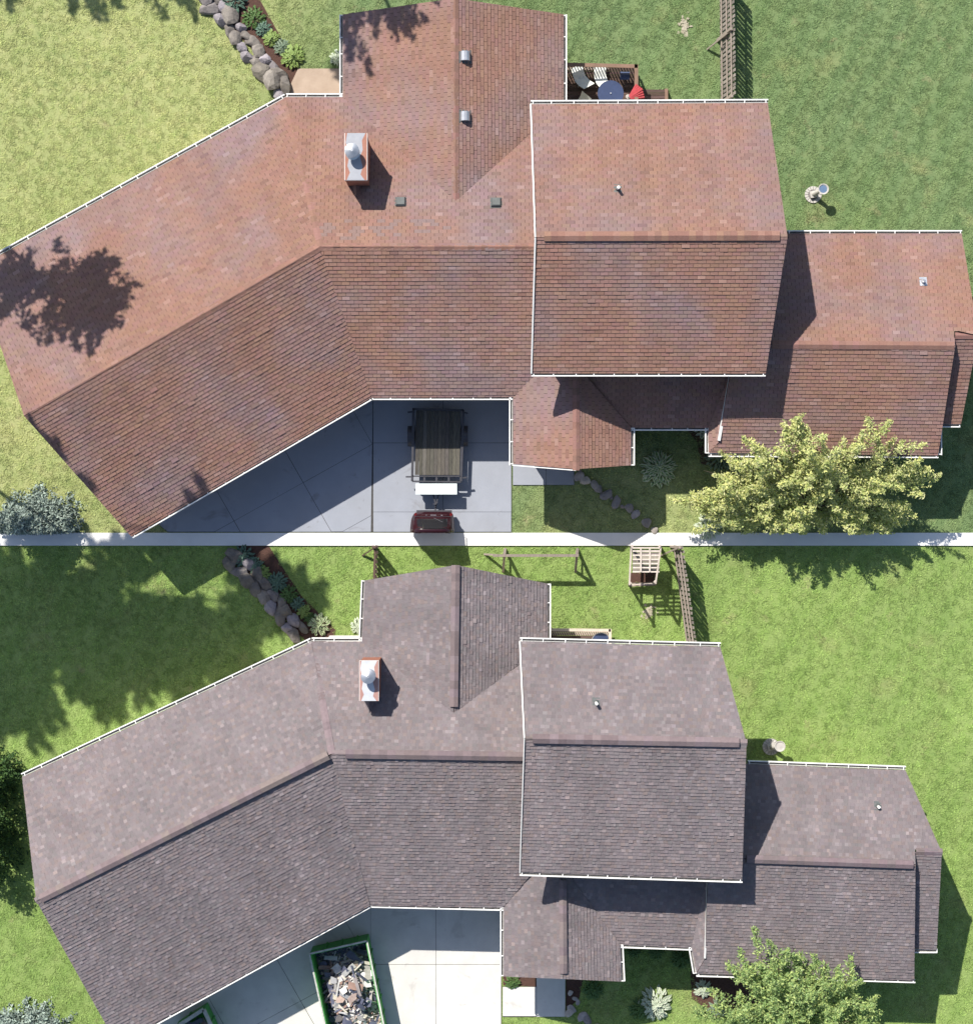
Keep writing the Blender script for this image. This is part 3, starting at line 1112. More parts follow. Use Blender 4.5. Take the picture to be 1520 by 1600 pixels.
stone_wall('stone_edging', 'few flat stones lying in shade beside the front walkway, lower lot', 'edging',
           [(889, 1583, 15), (893, 1575, 13), (910, 1588, 15), (916, 1592, 17), (930, 1604, 16), (898, 1560, 9), (891, 1552, 9), (902, 1566, 8)], FLAGS, .8)


# ---- hostas and other leafy clumps: every leaf is a part
def leaf_mesh(edge, mid, curl, wid, name='leaf'):
    mb = MB()
    N = 5
    xs = [0, .25, .5, .75, 1.0]
    ws = [.04, wid * .8, wid, wid * .7, .0]
    zs = [0, .30, .42, .36 - curl * .1, .22 - curl * .25]
    rows = [[Vector((x, s * w, z + abs(s) * w * .35)) for s in (-1, -.45, .45, 1)] for x, w, z in zip(xs, ws, zs)]
    for a, b in zip(rows, rows[1:]):
        for k in range(3):
            mb.poly([a[k], b[k], b[k + 1], a[k + 1]], mid if k == 1 else edge)
    return mb.mesh(name, M['hosta'], True)


LEAVES = {
    'blue': [leaf_mesh((.13, .21, .16), (.11, .19, .14), c, .2) for c in (0, .6, 1)],
    'green': [leaf_mesh((.11, .19, .06), (.08, .15, .04), c, .2) for c in (0, .6, 1)],
    'lime': [leaf_mesh((.30, .38, .12), (.20, .30, .08), c, .24) for c in (0, .6, 1)],
    'cream': [leaf_mesh((.62, .64, .44), (.16, .26, .09), c, .26) for c in (0, .6, 1)],
    'white': [leaf_mesh((.70, .72, .60), (.40, .48, .34), c, .2) for c in (0, .6, 1)],
    'greyg': [leaf_mesh((.24, .30, .22), (.16, .22, .14), c, .18) for c in (0, .6, 1)],
}


def clump(px, py, r, kind, label, n=None, cat='hosta', name='hosta', dense=1.0, group=None, high=.5):
    c = W(px, py)
    t = thing(name, c, label, cat, group)
    r_m = r / PPM
    n = n or int(24 + r * 2.4)
    lf = .42 if r < 18 else .34
    rr = random.Random(int(px * 7 + py))
    for k in range(int(n * dense)):
        f = (k + .5) / n
        ring = math.sqrt(f)
        a = k * 2.39996 + rr.uniform(-.2, .2)
        L = r_m * (lf + .14 * ring) * rr.uniform(.85, 1.15)
        d = max(0, r_m * ring - L * .75)
        o = link('leaf', LEAVES[kind][rr.randrange(3)], t)
        tilt = -(1 - ring) * .9 + rr.uniform(-.1, .2)
        o.matrix_basis = Matrix.Translation((c.x + math.cos(a) * d, c.y + math.sin(a) * d, .02 + (1 - ring) * r_m * high)) @ \
            Matrix.Rotation(a, 4, 'Z') @ Matrix.Rotation(tilt, 4, 'Y') @ Matrix.Diagonal((L, L * rr.uniform(.8, 1.2), L, 1))
    return t


for a in [
    (366, 0, 22, 'blue', 'blue grey hosta at the top end of the boulder wall, upper lot'),
    (397, 28, 19, 'green', 'dark green leafy plant second along the boulder wall, upper lot'),
    (412, 45, 14, 'blue', 'small blue green hosta between the dark green and the yellow plants, upper lot'),
    (424, 60, 14, 'lime', 'yellow green starry hosta beside the boulders, upper lot'),
    (441, 74, 14, 'greyg', 'grey green hosta next to the big broad leaved one, upper lot'),
    (457, 88, 20, 'lime', 'big broad leaved light green hosta near the tan patio, upper lot'),
    (528, 90, 13, 'white', 'pale hosta against the north wing wall, upper lot'),
    (1028, 733, 29, 'cream', 'large round cream edged hosta on the front lawn, upper lot'),
    (1106, 823, 22, 'white', 'silvery white hosta under the big leafy tree, upper lot'),
    (1097, 674, 12, 'white', 'pale hosta in the mulch at the porch corner, upper lot'),
    (1122, 714, 22, 'greyg', 'grey green shrubby clump against the front gutter corner, upper lot'),
    (1147, 722, 17, 'greyg', 'grey green shrubby clump right of the gutter corner, upper lot'),
    (380, 869, 19, 'blue', 'blue hosta at the top of the shaded boulder wall, lower lot'),
    (400, 884, 14, 'blue', 'blue green hosta second along the boulder wall, lower lot'),
    (410, 896, 14, 'lime', 'light green hosta third along the boulder wall, lower lot'),
    (433, 910, 17, 'blue', 'wide blue green hosta midway along the boulder wall, lower lot'),
    (452, 928, 15, 'green', 'dark green plant past the middle of the boulder wall, lower lot'),
    (465, 943, 12, 'blue', 'small blue green hosta near the lower end of the boulder wall, lower lot'),
    (475, 955, 12, 'lime', 'small yellow green hosta near the lower end of the boulder wall, lower lot'),
    (484, 966, 10, 'green', 'smallest dark green plant before the white edged hosta, lower lot'),
    (499, 976, 18, 'cream', 'white edged hosta beside the sunlit patio corner, lower lot'),
    (560, 978, 13, 'white', 'white edged hosta against the north wing wall, lower lot'),
    (1000, 1575, 19, 'green', 'dark green clump in the shade left of the big pale hosta, lower lot'),
    (1023, 1567, 27, 'white', 'large pale grey green hosta on the shade edge, lower lot'),
    (1098, 1545, 15, 'white', 'white leaved hosta in the mulch below the gutter corner, lower lot'),
    (1062, 1498, 16, 'green', 'dark green shrub in deep shade under the porch gutter, lower lot'),
    (990, 1485, 12, 'green', 'dark green clump at the inner corner of the porch, lower lot'),
    (1025, 1487, 13, 'green', 'dark green clump midway along the shaded porch, lower lot'),
    (801, 1533, 13, 'green', 'green clump in the small planter bed by the drive, lower lot'),
    (926, 1545, 17, 'green', 'low green clump shaded in front of the entry roof, lower lot'),
    (1120, 1575, 17, 'greyg', 'grey green clump at the foot of the tree, lower lot'),
]:
    clump(*a)


# ---- trees
def leaf_cloud(sprays, size, rng, pal, keep=lambda p: True, up=.55):
    mb = MB()
    for a, b, wdt, n in sprays:
        a, b = Vector(a), Vector(b)
        for _ in range(n):
            t = rng.random() ** .8
            w = wdt * (1 - t * .72)
            p = a.lerp(b, t) + Vector((rng.gauss(0, w), rng.gauss(0, w), rng.gauss(0, w * .6)))
            if not keep(p):
                continue
            s = size * rng.uniform(.6, 1.35)
            n_ = Vector((rng.gauss(0, up), rng.gauss(0, up), 1)).normalized()
            x = n_.orthogonal().normalized()
            x = Matrix.Rotation(rng.uniform(0, 6.28), 3, n_) @ x
            y = n_.cross(x)
            c = pal[rng.randrange(len(pal))]
            k = rng.uniform(.8, 1.2)
            c = tuple(q * k for q in c)
            d = x * s
            e = y * s * .42
            mb.poly([p - d, p - e * 1.0 + n_ * .15 * s, p + d], c)
            mb.poly([p - d, p + d, p + e * 1.0 + n_ * .15 * s], c)
    return mb


def make_tree(name, label, cat, base, crown, rng, size, m, pal, keep=lambda p: True, lat=.25, inner=-.3, r0=.16, spread=.32, per=90, extra=(), fk=.42):
    """crown: list of limb end points; the leaves follow twigs that fan out from each limb"""
    base = Vector(base)
    t = thing(name, base, label, cat)
    tr, sprays = MB(), []
    cen = sum((Vector(c) for c in crown), Vector()) / len(crown)
    fork = base.lerp(Vector((cen.x, cen.y, base.z)), lat)
    fork.z = base.z + (cen.z - base.z) * fk
    tr.tube(base, fork, r0, r0 * .7, 10)
    for c in crown:
        c = Vector(c)
        mid = fork.lerp(c, .5) + Vector((rng.gauss(0, .2), rng.gauss(0, .2), rng.uniform(.0, .4)))
        tr.tube(fork, mid, r0 * .42, r0 * .25, 6)
        tr.tube(mid, c, r0 * .25, r0 * .08, 5)
        dirn = (c - fork).normalized()
        for k in range(7):
            s0 = mid.lerp(c, rng.uniform(inner, .95))
            e = s0 + (dirn + Vector((rng.gauss(0, .6), rng.gauss(0, .6), rng.gauss(0, .35)))).normalized() * rng.uniform(.6, 1.35) * spread * 3.2
            if keep(e + Vector((0, -.1, 0))):
                tr.tube(s0, e, r0 * .07, r0 * .03, 4)
            sprays.append((s0, e, spread * .5, per))
    for s in extra:
        sprays.append(s)
    obj('trunk', tr, M['bark'], t)
    obj('crown', leaf_cloud(sprays, size, rng, pal, keep), M[m], t)
    return t


rr = random.Random(21)
PAL_Y = [(1, 1, 1), (1.15, 1.1, .9), (.85, .92, .8), (1.25, 1.2, 1.05), (.7, .8, .6), (1.1, 1.05, 1.2)]
LOWZ = lambda y, z: max(z, 3.6) if y < 716 else 3.3 - (y - 716) / 106 * 2.0 + (z - 3.8) * .25
lims = []
for px, py, z in [(1245, 672, 4.4), (1225, 690, 4.2), (1265, 690, 4.6), (1375, 678, 4.2), (1340, 690, 4.4), (1405, 700, 3.9), (1190, 712, 3.8),
                  (1180, 700, 3.7), (1300, 715, 4.8), (1155, 735, 3.4), (1120, 755, 3.0), (1110, 780, 2.8), (1140, 800, 2.9), (1200, 750, 4.2),
                  (1240, 740, 4.8), (1290, 760, 5.0), (1340, 745, 4.6), (1385, 735, 3.9), (1395, 790, 3.3), (1360, 770, 4.2), (1410, 805, 2.9),
                  (1250, 790, 4.4), (1200, 800, 3.6), (1300, 810, 3.9), (1350, 815, 3.4), (1165, 770, 3.6), (1160, 822, 2.5), (1230, 825, 3.0),
                  (1270, 722, 4.9), (1215, 772, 4.3), (1320, 785, 4.5), (1380, 822, 2.8), (1095, 765, 3), (1085, 790, 3), (1430, 760, 3.4), (1100, 735, 3), (1120, 815, 2.8), (1415, 735, 3.6)]:
    lims.append(W(px, py, LOWZ(py, z)))
make_tree('leafy_tree', 'broad pale yellow green tree overhanging the front roof edge, upper lot', 'tree', W(1262, 800), lims, rr, .058, 'leaf_old', PAL_Y,
          keep=lambda p: p.y > -.85 * (1 - p.z / CAMH) - 0.02, r0=.12, spread=.34, per=190)
rr = random.Random(22)
lims = []
for px, py, z in [(1188, 1495, 4.2), (1238, 1480, 4.4), (1215, 1500, 4.6), (1150, 1520, 3.8), (1170, 1545, 4.2), (1130, 1560, 3.4), (1115, 1590, 2.9),
                  (1200, 1540, 4.8), (1245, 1525, 4.9), (1255, 1560, 5.0), (1210, 1580, 4.6), (1160, 1590, 3.9), (1290, 1505, 4.3), (1300, 1540, 4.7),
                  (1330, 1520, 4.0), (1345, 1560, 4.0), (1310, 1585, 4.4), (1360, 1590, 3.4), (1240, 1610, 4.2), (1190, 1625, 3.6), (1290, 1625, 3.9),
                  (1140, 1620, 3.0), (1340, 1625, 3.3)]:
    lims.append(W(px, py, z))
make_tree('leafy_tree', 'broad mid green tree overhanging the front roof edge, lower lot', 'tree', W(1245, 1606), lims, rr, .058, 'leaf_new',
          [(1, 1, 1), (1.2, 1.12, .9), (.8, .9, .8), (1.35, 1.25, 1.1), (.6, .7, .55)], r0=.12, spread=.34, per=190)

# tall trees just outside the left and upper edges: only their shadows reach the picture
def crown_pts(x0, x1, y0, y1, z0, z1, n, seed):
    r_ = random.Random(seed)
    return [(r_.uniform(x0, x1), r_.uniform(y0, y1), r_.uniform(z0, z1)) for _ in range(n)]


TALL = [
    ((-390, 470), crown_pts(-175, -95, 385, 540, 14.2, 16, 16, 1) + crown_pts(-95, 60, 462, 545, 14.4, 15.6, 20, 7) + crown_pts(60, 112, 350, 392, 16.5, 17.5, 12, 8), 'tall broad leaved tree standing left of the upper lot by the white gutter'),
    ((-330, 430), crown_pts(-400, -180, 375, 560, 14.2, 16.5, 34, 2), 'tall broad leaved tree farthest to the left of the upper lot'),
    ((-230, 170), crown_pts(-180, 10, 120, 230, 12.0, 13.2, 15, 4), 'broad leaved tree left of the upper lot nearest the top corner'),
    ((420, -420), crown_pts(290, 500, -330, -255, 11.5, 12.5, 9, 5), 'broad leaved tree behind the upper lot facing the north wing'),
    ((-90, -330), crown_pts(-220, 150, -400, -350, 8.8, 9.6, 14, 6), 'broad leaved tree behind the upper lot at the far left corner'),
]
for i, (b_, cr, lab) in enumerate(TALL):
    rr = random.Random(50 + i)
    make_tree('broadleaf_tree', lab, 'tree', W(*b_), [Vector((((x - 760) / PPM), (800 - y) / PPM, z)) for x, y, z in cr], rr, .17, 'leaf_dark',
              [(1, 1, 1), (1.2, 1.1, .9), (.7, .8, .7)], r0=.10, spread=.48, per=95 if i < 2 else 60, fk=.9, lat=.85, inner=.35)


# ---- conifers at the left edge and the silvery spruces in the corners
def conifer(name, label, px, py, r, h, m, pal, keep=lambda p: True, n=26, tiers=9, size=.07, per=26):
    base = W(px, py)
    t = thing(name, base, label, 'conifer')
    tr = MB()
    tr.tube(base, base + Vector((0, 0, h * .95)), .09, .02, 8)
    obj('trunk', tr, M['bark'], t)
    rr = random.Random(int(px + py))
    sp = []
    r_m = r / PPM
    for k in range(tiers):
        f = k / tiers
        z = h * (.08 + .86 * f)
        rad = r_m * (1 - f) ** .8 + .08
        for j in range(int(n * (1 - f * .7))):
            a = rr.uniform(0, 6.28)
            s = base + Vector((0, 0, z))
            e = s + Vector((math.cos(a) * rad, math.sin(a) * rad, -.12 * rad + rr.uniform(-.1, .1))) * rr.uniform(.85, 1.1)
            sp.append((s.lerp(e, .25), e, .09 * r_m + .03, per))
    obj('crown', leaf_cloud(sp, size, rr, pal, keep, .9), M[m], t)


PAL_D = [(1, 1, 1), (1.3, 1.3, 1.1), (.6, .7, .6), (1.6, 1.5, 1.0)]
conifer('conifer', 'dark pointed conifer at the left edge above the roof corner, lower lot', 2, 1205, 36, 3.4, 'conifer', PAL_D)
conifer('conifer', 'dark green arborvitae at the left edge between the two other conifers, lower lot', -8, 1268, 50, 3.2, 'conifer', PAL_D)
conifer('conifer', 'dark green arborvitae at the left edge nearest the wing corner, lower lot', -14, 1330, 55, 3.0, 'conifer', PAL_D)
PAL_S = [(1, 1, 1), (1.35, 1.3, 1.3), (.75, .8, .8), (1.6, 1.6, 1.55)]
conifer('spruce', 'pale silvery spruce in the lower left corner of the upper lot', 62, 828, 74, 2.0, 'spruce', PAL_S,
        keep=lambda p: p.y > -.84, n=55, size=.07, per=60)
conifer('spruce', 'blue green spruce at the bottom left corner, lower lot', 50, 1632, 74, 2.2, 'spruce', PAL_S, n=55, size=.07, per=60)


# ---- trailer
def plank_set(parent, name, n, p0, p1, p2, z, th, m, gap=.005, along=True):
    """n planks side by side from p0 towards p1, each running p0->p2"""
    a, b, c = [Vector((*W(*p, z)[:2], z)) for p in (p0, p1, p2)]
    for k in range(n):
        g = random.uniform(.7, 1.3)
        s0, s1 = (b - a) * (k / n), (b - a) * ((k + 1) / n)
        d = (b - a).normalized() * gap
        q = [a + s0 + d, a + s1 - d, a + s1 - d + (c - a), a + s0 + d + (c - a)]
        if newell(q).z < 0:
            q = q[::-1]
        dz = Vector((0, 0, random.uniform(-.004, .004)))
        mb = MB()
        mb.prism([p - Vector((0, 0, th)) + dz for p in q], [p + dz for p in q], (g, g * random.uniform(.94, 1.03), g * random.uniform(.88, 1.03)))
        obj(name, mb, m, parent)


zt = .62
TR = thing('utility_trailer', W(682, 695), 'flat utility trailer with weathered plank deck parked on the grey driveway', 'trailer')
plank_set(TR, 'deck_plank', 12, (650, 641), (720, 641), (648, 742), zt, .04, M['plank'])


def tz(px, py, z):
    p = W(px, py, z)
    return Vector((p.x, p.y, z))


fr = MB()
for a, b, w in [((646, 638), (644, 752), .09), ((724, 640), (720, 752), .09), ((645, 639), (724, 641), .08), ((644, 744), (720, 744), .05), ((644, 752), (720, 753), .06)]:
    fr.bar(tz(*a, zt + .03), tz(*b, zt + .03), w, .12)
for f in (.25, .5, .75):
    fr.bar(tz(644 + 76 * f, 744, zt + .03), tz(644 + 76 * f, 753, zt + .03), .08, .08)
obj('frame', fr, M['black_metal'], TR)
for (x0, y0, x1, y1) in [(637, 644, 648, 643), (722, 643, 731, 646), (634, 745, 646, 745), (719, 747, 729, 746)]:
    mb = MB()
    mb.bar(tz(x0, y0, zt + .03), tz(x1, y1, zt + .03), .06, .05)
    obj('stake_pocket', mb, M['black_metal'], TR)
for x in (643, 726):
    fd = MB()
    c = tz(x - 0 if x < 680 else x, 682, 0)
    prof = [(math.cos(a) * .40, .36 + math.sin(a) * .36) for a in [math.pi * k / 10 for k in range(11)]]
    for p, q in zip(prof, prof[1:]):
        fd.prism([c + Vector((-.13, p[0], p[1])), c + Vector((.13, p[0], p[1])), c + Vector((.13, q[0], q[1])), c + Vector((-.13, q[0], q[1]))],
                 [c + Vector((-.13, p[0], p[1] + .012)), c + Vector((.13, p[0], p[1] + .012)), c + Vector((.13, q[0], q[1] + .012)), c + Vector((-.13, q[0], q[1] + .012))])
    obj('fender', fd, M['black_metal'], TR)
    wh = MB()
    wh.tube(c + Vector((-.1, 0, .34)), c + Vector((.1, 0, .34)), .33, .33, 24)
    w_ = obj('wheel', wh, M['tyre'], TR)
    hb = MB()
    hb.tube(c + Vector((-.11, 0, .34)), c + Vector((.11, 0, .34)), .18, .18, 16)
    obj('rim', hb, M['steel'], w_)
pn = MB()
pn.box((tz(650, 764, .72) + tz(713, 764, .72)) / 2, (1.6, .42, .05))
obj('front_panel', pn, M['white_sheet'], TR)
bx = MB()
bx.box((tz(650, 764, .5) + tz(713, 764, .5)) / 2, (1.4, .34, .3))
obj('tool_tray', bx, M['black_metal'], TR)
tg = MB()
for x in (672, 690):
    tg.bar(tz(x, 752, .5), tz(681, 790, .5), .05, .07)
tg.bar(tz(681, 786, .5), tz(680, 801, .5), .06, .07)
tg.tube(tz(680, 787, .35), tz(680, 787, .75), .05, .05, 10)
tg.bar(tz(676, 788, .7), tz(684, 785, .7), .03, .03)
obj('tongue', tg, M['black_metal'], TR)

# ---- the rear of the dark red car at the lot's edge (the picture shows no more of it)
CAR = thing('parked_car', W(678, 832), 'dark red car backed up to the trailer, only its rear end in view', 'car')


def loft(rows, m, name, parent, smooth=True, close=True, col=(1, 1, 1)):
    mb = MB()
    for a, b in zip(rows, rows[1:]):
        for k in range(len(a) - 1):
            mb.poly([a[k], b[k], b[k + 1], a[k + 1]], col)
    if close:
        mb.poly(rows[0][::-1], col)
        mb.poly(rows[-1], col)
    o = obj(name, mb, m, parent)
    bm = bmesh.new()
    bm.from_mesh(o.data)
    bmesh.ops.remove_doubles(bm, verts=bm.verts, dist=.0005)
    bmesh.ops.recalc_face_normals(bm, faces=bm.faces)
    bm.to_mesh(o.data)
    bm.free()
    if smooth:
        o.data.polygons.foreach_set('use_smooth', [True] * len(o.data.polygons))
        o.data.update()
    return o


def car_row(py, wl, wr, zb, zs, zt_, crown):
    """a cross section: sill, shoulder, top edge and crowned top"""
    y = W(0, py).y
    xl, xr = W(wl, 0).x, W(wr, 0).x
    k = (xr - xl) / 2
    c = (xl + xr) / 2
    pts = [(-1, zb), (-1.0, zs), (-.93, zs + .06), (-.80, zt_), (-.4, zt_ + crown * .8), (0, zt_ + crown), (.4, zt_ + crown * .8), (.80, zt_), (.93, zs + .06), (1, zs), (1, zb)]
    return [Vector((c + k * a, y, z)) for a, z in pts]


loft([car_row(799.5, 655, 703, .35, .62, .72, .01), car_row(801, 650, 706, .28, .66, .80, .02), car_row(804, 647, 708, .26, .72, .96, .03),
      car_row(808, 645, 709, .26, .78, 1.02, .03), car_row(811, 644, 709.5, .26, .82, 1.08, .03), car_row(818, 643, 710, .26, .84, 1.30, .04),
      car_row(824, 642.5, 710, .26, .86, 1.46, .05), car_row(832, 642, 710, .26, .86, 1.52, .06)], M['car_red'], 'body', CAR)
loft([car_row(810.5, 648.5, 705.5, .9, .92, 1.10, .03), car_row(818, 648, 706, .9, .94, 1.33, .04), car_row(825.5, 649, 705, .9, .96, 1.50, .055)], M['glass'], 'rear_window', CAR, close=False)
bp = MB()
bp.bar(tz(651, 800.3, .5), tz(706, 800.3, .5), .16, .24)
bp.bar(tz(655, 800.3, .63), tz(702, 800.3, .63), .10, .03)
obj('bumper', bp, M['black_metal'], CAR)
for x in (649.5, 704.5):
    lp = MB()
    lp.box(tz(x, 804, .84), (.10, .12, .14), Matrix.Rotation(.5 if x < 680 else -.5, 3, 'Z'))
    obj('tail_light', lp, M['lamp_red'], CAR)
pl_ = MB()
pl_.box(tz(677, 805.5, .995), (.22, .05, .02))
pl_.box(tz(666, 805.3, .99), (.07, .03, .02))
pl_.box(tz(690, 805.3, .99), (.07, .03, .02))
obj('trunk_trim', pl_, M['steel'], CAR)
wp_ = MB()
wp_.bar(tz(678, 809.5, 1.1), tz(692, 816, 1.33), .02, .02)
obj('wiper', wp_, M['black_metal'], CAR)
sm = MB()
sm.bar(tz(647.5, 807, 1.035), tz(706.5, 807, 1.035), .012, .01)
for x in (646.8, 707.2):
    sm.bar(tz(x, 808, 1.04), tz(x - (677 - x) * .02, 830, 1.05), .03, .03)
obj('body_seam', sm, M['black_metal'], CAR)
for x in (653, 700):
    wh = MB()
    c = tz(x, 822, .31)
    wh.tube(c + Vector((-.1, 0, 0)), c + Vector((.1, 0, 0)), .28, .28, 20)
    obj('wheel', wh, M['tyre'], CAR)


# ---- fences
def picket_fence(label, x_of, y0, y1, step, h, kick, m='wood_grey', frame=True, rail_side=-1):
    p0, p1 = W(x_of(y0), y0), W(x_of(y1), y1)
    t = thing('picket_fence', (p0 + p1) / 2, label, 'fence')
    y = y0
    hw = .035
    k = 0
    rails = []
    while y < y1:
        p = W(x_of(y), y)
        g = random.uniform(.75, 1.35)
        mb = MB()
        lean = Vector((kick + random.uniform(-.015, .015), random.uniform(-.02, .02), 0))
        top = p + lean + Vector((0, 0, h + random.uniform(-.03, .03)))
        b = [p + Vector((sx * .012, sy * .055, .04)) for sx, sy in ((-1, -1), (1, -1), (1, 1), (-1, 1))]
        tt = [top + Vector((sx * .012, sy * .055, 0)) for sx, sy in ((-1, -1), (1, -1), (1, 1), (-1, 1))]
        mb.prism(b, tt, (g, g, g))
        apex = MB()
        obj('picket', mb, M[m], t)
        y += step * 1.5
    for zr in (.35, h * .55, h - .25):
        mb = MB()
        a = p0 + Vector((kick * zr / h + rail_side * .06, 0, zr))
        b = p1 + Vector((kick * zr / h + rail_side * .06, 0, zr))
        mb.bar(a, b, .045, .09, (1.2, 1.15, 1.1))
        obj('rail', mb, M[m], t)
    n = max(1, int(abs(p0.y - p1.y) / 2.0))
    for i in range(n + 1):
        c = p0.lerp(p1, i / n)
        mb = MB()
        mb.bar(c + Vector((rail_side * .11, 0, 0)), c + Vector((rail_side * .11 + kick, 0, h - .05)), .09, .09, (1.3, 1.25, 1.2))
        obj('post', mb, M[m], t)
        mb = MB()
        mb.bar(c + Vector((rail_side * .5, -.35, .02)), c + Vector((rail_side * .1 + kick, .0, h - .3)), .05, .08, (1.5, 1.45, 1.35))
        obj('brace', mb, M[m], t)
    return t


picket_fence('weathered grey picket fence running back from the two storey roof, upper lot', lambda y: 1124 + (y + 30) * .01, -40, 165, 4.6, 1.75, .32)
picket_fence('weathered grey picket fence slanting down to the two storey roof, lower lot', lambda y: 1052 + (y - 852) * .135, 854, 1006, 4.8, 1.75, .18)
picket_fence('dark picket fence in tree shade behind the north wing, lower lot', lambda y: 587 - (y - 852) * .03, 854, 925, 5.0, 1.3, .15, 'wood_dark')

# ---- decks
DZ = .42
D = thing('wooden_deck', W(938, 130), 'dark wooden deck with brown rail behind the two storey roof, upper lot', 'deck')
plank_set(D, 'deck_board', 13, (872, 100), (872, 168), (992, 100), DZ, .03, M['wood_dark'])
for a, b in (((876, 100), (996, 103)), ((994, 100), (994, 168))):
    mb = MB()
    mb.bar(tz(*a, 1.3), tz(*b, 1.3), .14, .04)
    obj('top_rail', mb, M['wood_trim'], D)
for k in range(26):
    x = 878 + k * 4.5
    mb = MB()
    mb.bar(tz(x, 101, DZ), tz(x, 101, 1.28), .035, .035, (1.9, 1.8, 1.7))
    obj('baluster', mb, M['wood_grey'], D)
for k in range(12):
    mb = MB()
    mb.bar(tz(994, 106 + k * 5, DZ), tz(994, 106 + k * 5, 1.28), .035, .035, (1.2, 1.1, 1.0))
    obj('baluster', mb, M['wood_grey'], D)
bn = MB()
bn.box(tz(925, 106.5, DZ + .42), (2.2, .02, .01))
for k in range(24):
    bn = MB()
    bn.bar(tz(880 + k * 3, 109, DZ + .10), tz(883 + k * 3, 104.5, DZ + .10), .022, .02, (2.1, 2, 1.9))
    obj('bench_slat', bn, M['wood_grey'], D)
D2 = thing('lower_deck', W(1018, 150), 'small dark lower deck platform right of the main deck, upper lot', 'deck')
plank_set(D2, 'deck_board', 6, (998, 139), (998, 168), (1040, 139), .22, .03, M['wood_dark'])
mb = MB()
mb.bar(tz(1041, 138, .6), tz(1041, 168, .6), .12, .04)
obj('top_rail', mb, M['wood_trim'], D2)
for y in (140, 165):
    mb = MB()
    mb.bar(tz(1041, y, 0), tz(1041, y, .58), .09, .09)
    obj('post', mb, M['wood_trim'], D2)


def lounger(px, py, rot, label, L=1.05, w=.46):
    c = tz(px, py, DZ)
    t = thing('lounge_chair', c, label, 'lounge chair')
    q = Matrix.Rotation(rot, 4, 'Z')
    T_ = Matrix.Translation(c) @ q
    seat, back = MB(), MB()
    prof_s = [(-L * .5, .30), (-L * .25, .34), (0.0, .28)]
    prof_b = [(0.0, .28), (L * .25, .45), (L * .5, .72)]
    for pr, mb in ((prof_s, seat), (prof_b, back)):
        for a, b in zip(pr, pr[1:]):
            bend = lambda v: -.10 * v * v * 4 / L
            base = [T_ @ Vector((s * w / 2 + bend(p[0]), p[0], p[1])) for p, s in ((a, -1), (a, 1), (b, 1), (b, -1))]
            mb.prism([v - Vector((0, 0, .03)) for v in base], base)
    obj('seat', seat, M['lounger'], t)
    obj('backrest', back, M['lounger'], t)
    for sx in (-1, 1):
        for yy in (-L * .4, L * .2):
            mb = MB()
            mb.tube(T_ @ Vector((sx * w * .42, yy, 0)), T_ @ Vector((sx * w * .42, yy, .29)), .018, .018, 6)
            obj('leg', mb, M['steel'], t)


lounger(906, 125, R(-152), 'pale lounge chair on the deck nearest the north wing gutter', 1.0)
lounger(937, 123, R(-170), 'pale lounge chair on the deck directly above the round blue table', .95)
lounger(910, 163, R(-40), 'pale lounge chair on the deck almost hidden by the two storey gutter', .5)
t = thing('round_table', tz(952, 149, DZ), 'round dark blue table on the deck behind the two storey roof', 'table')
mb = MB()
c = tz(952, 152, DZ)
mb.tube(c + Vector((0, 0, .68)), c + Vector((0, 0, .72)), .50, .50, 36)
obj('table_top', mb, M['blue_table'], t)
mb = MB()
mb.tube(c, c + Vector((0, 0, .68)), .04, .04, 10)
mb.tube(c, c + Vector((0, 0, .04)), .25, .2, 16)
obj('pedestal', mb, M['black_metal'], t)
mb = MB()
mb.tube(c + Vector((0, 0, .72)), c + Vector((0, 0, .75)), .03, .03, 10)
obj('parasol_ring', mb, M['steel'], t)
t = thing('parasol', tz(982, 153, DZ), 'folded red parasol lying over the deck rail corner', 'parasol')
a, b = tz(984, 152, 1.25), tz(1004, 138, 1.45)
rc = MB()
ax = (b - a)
side = Vector((-ax.y, ax.x, 0)).normalized()
for k in range(7):
    s = (k - 3) / 3
    p0 = a + side * s * .05
    p1 = a + ax * (.98 - abs(s) * .12) + side * s * .28 - Vector((0, 0, abs(s) * .12))
    rc.tube(p0, p1, .03, .055, 6)
obj('canopy', rc, M['red_cloth'], t)
mb = MB()
mb.tube(tz(981, 151, DZ), a, .02, .02, 8)
obj('pole', mb, M['steel'], t)
mb = MB()
mb.tube(tz(981, 151, DZ), tz(981, 151, DZ + .10), .1, .07, 14)
obj('base', mb, M['stone_pale'], t)
t = thing('patio_chair', tz(976, 118, DZ), 'blue grey square chair at the far corner of the deck, upper lot', 'chair')
mb = MB()
mb.box(tz(976, 118, DZ + .40), (.36, .30, .06))
obj('seat', mb, M['blue_box'], t)
mb = MB()
mb.box(tz(976, 114, DZ + .58), (.36, .05, .34))
obj('backrest', mb, M['blue_box'], t)
for sx, sy in ((-1, -1), (1, -1), (1, 1), (-1, 1)):
    mb = MB()
    mb.box(tz(976 + sx * 6, 118 + sy * 5, DZ + .2), (.04, .04, .38))
    obj('leg', mb, M['black_metal'], t)

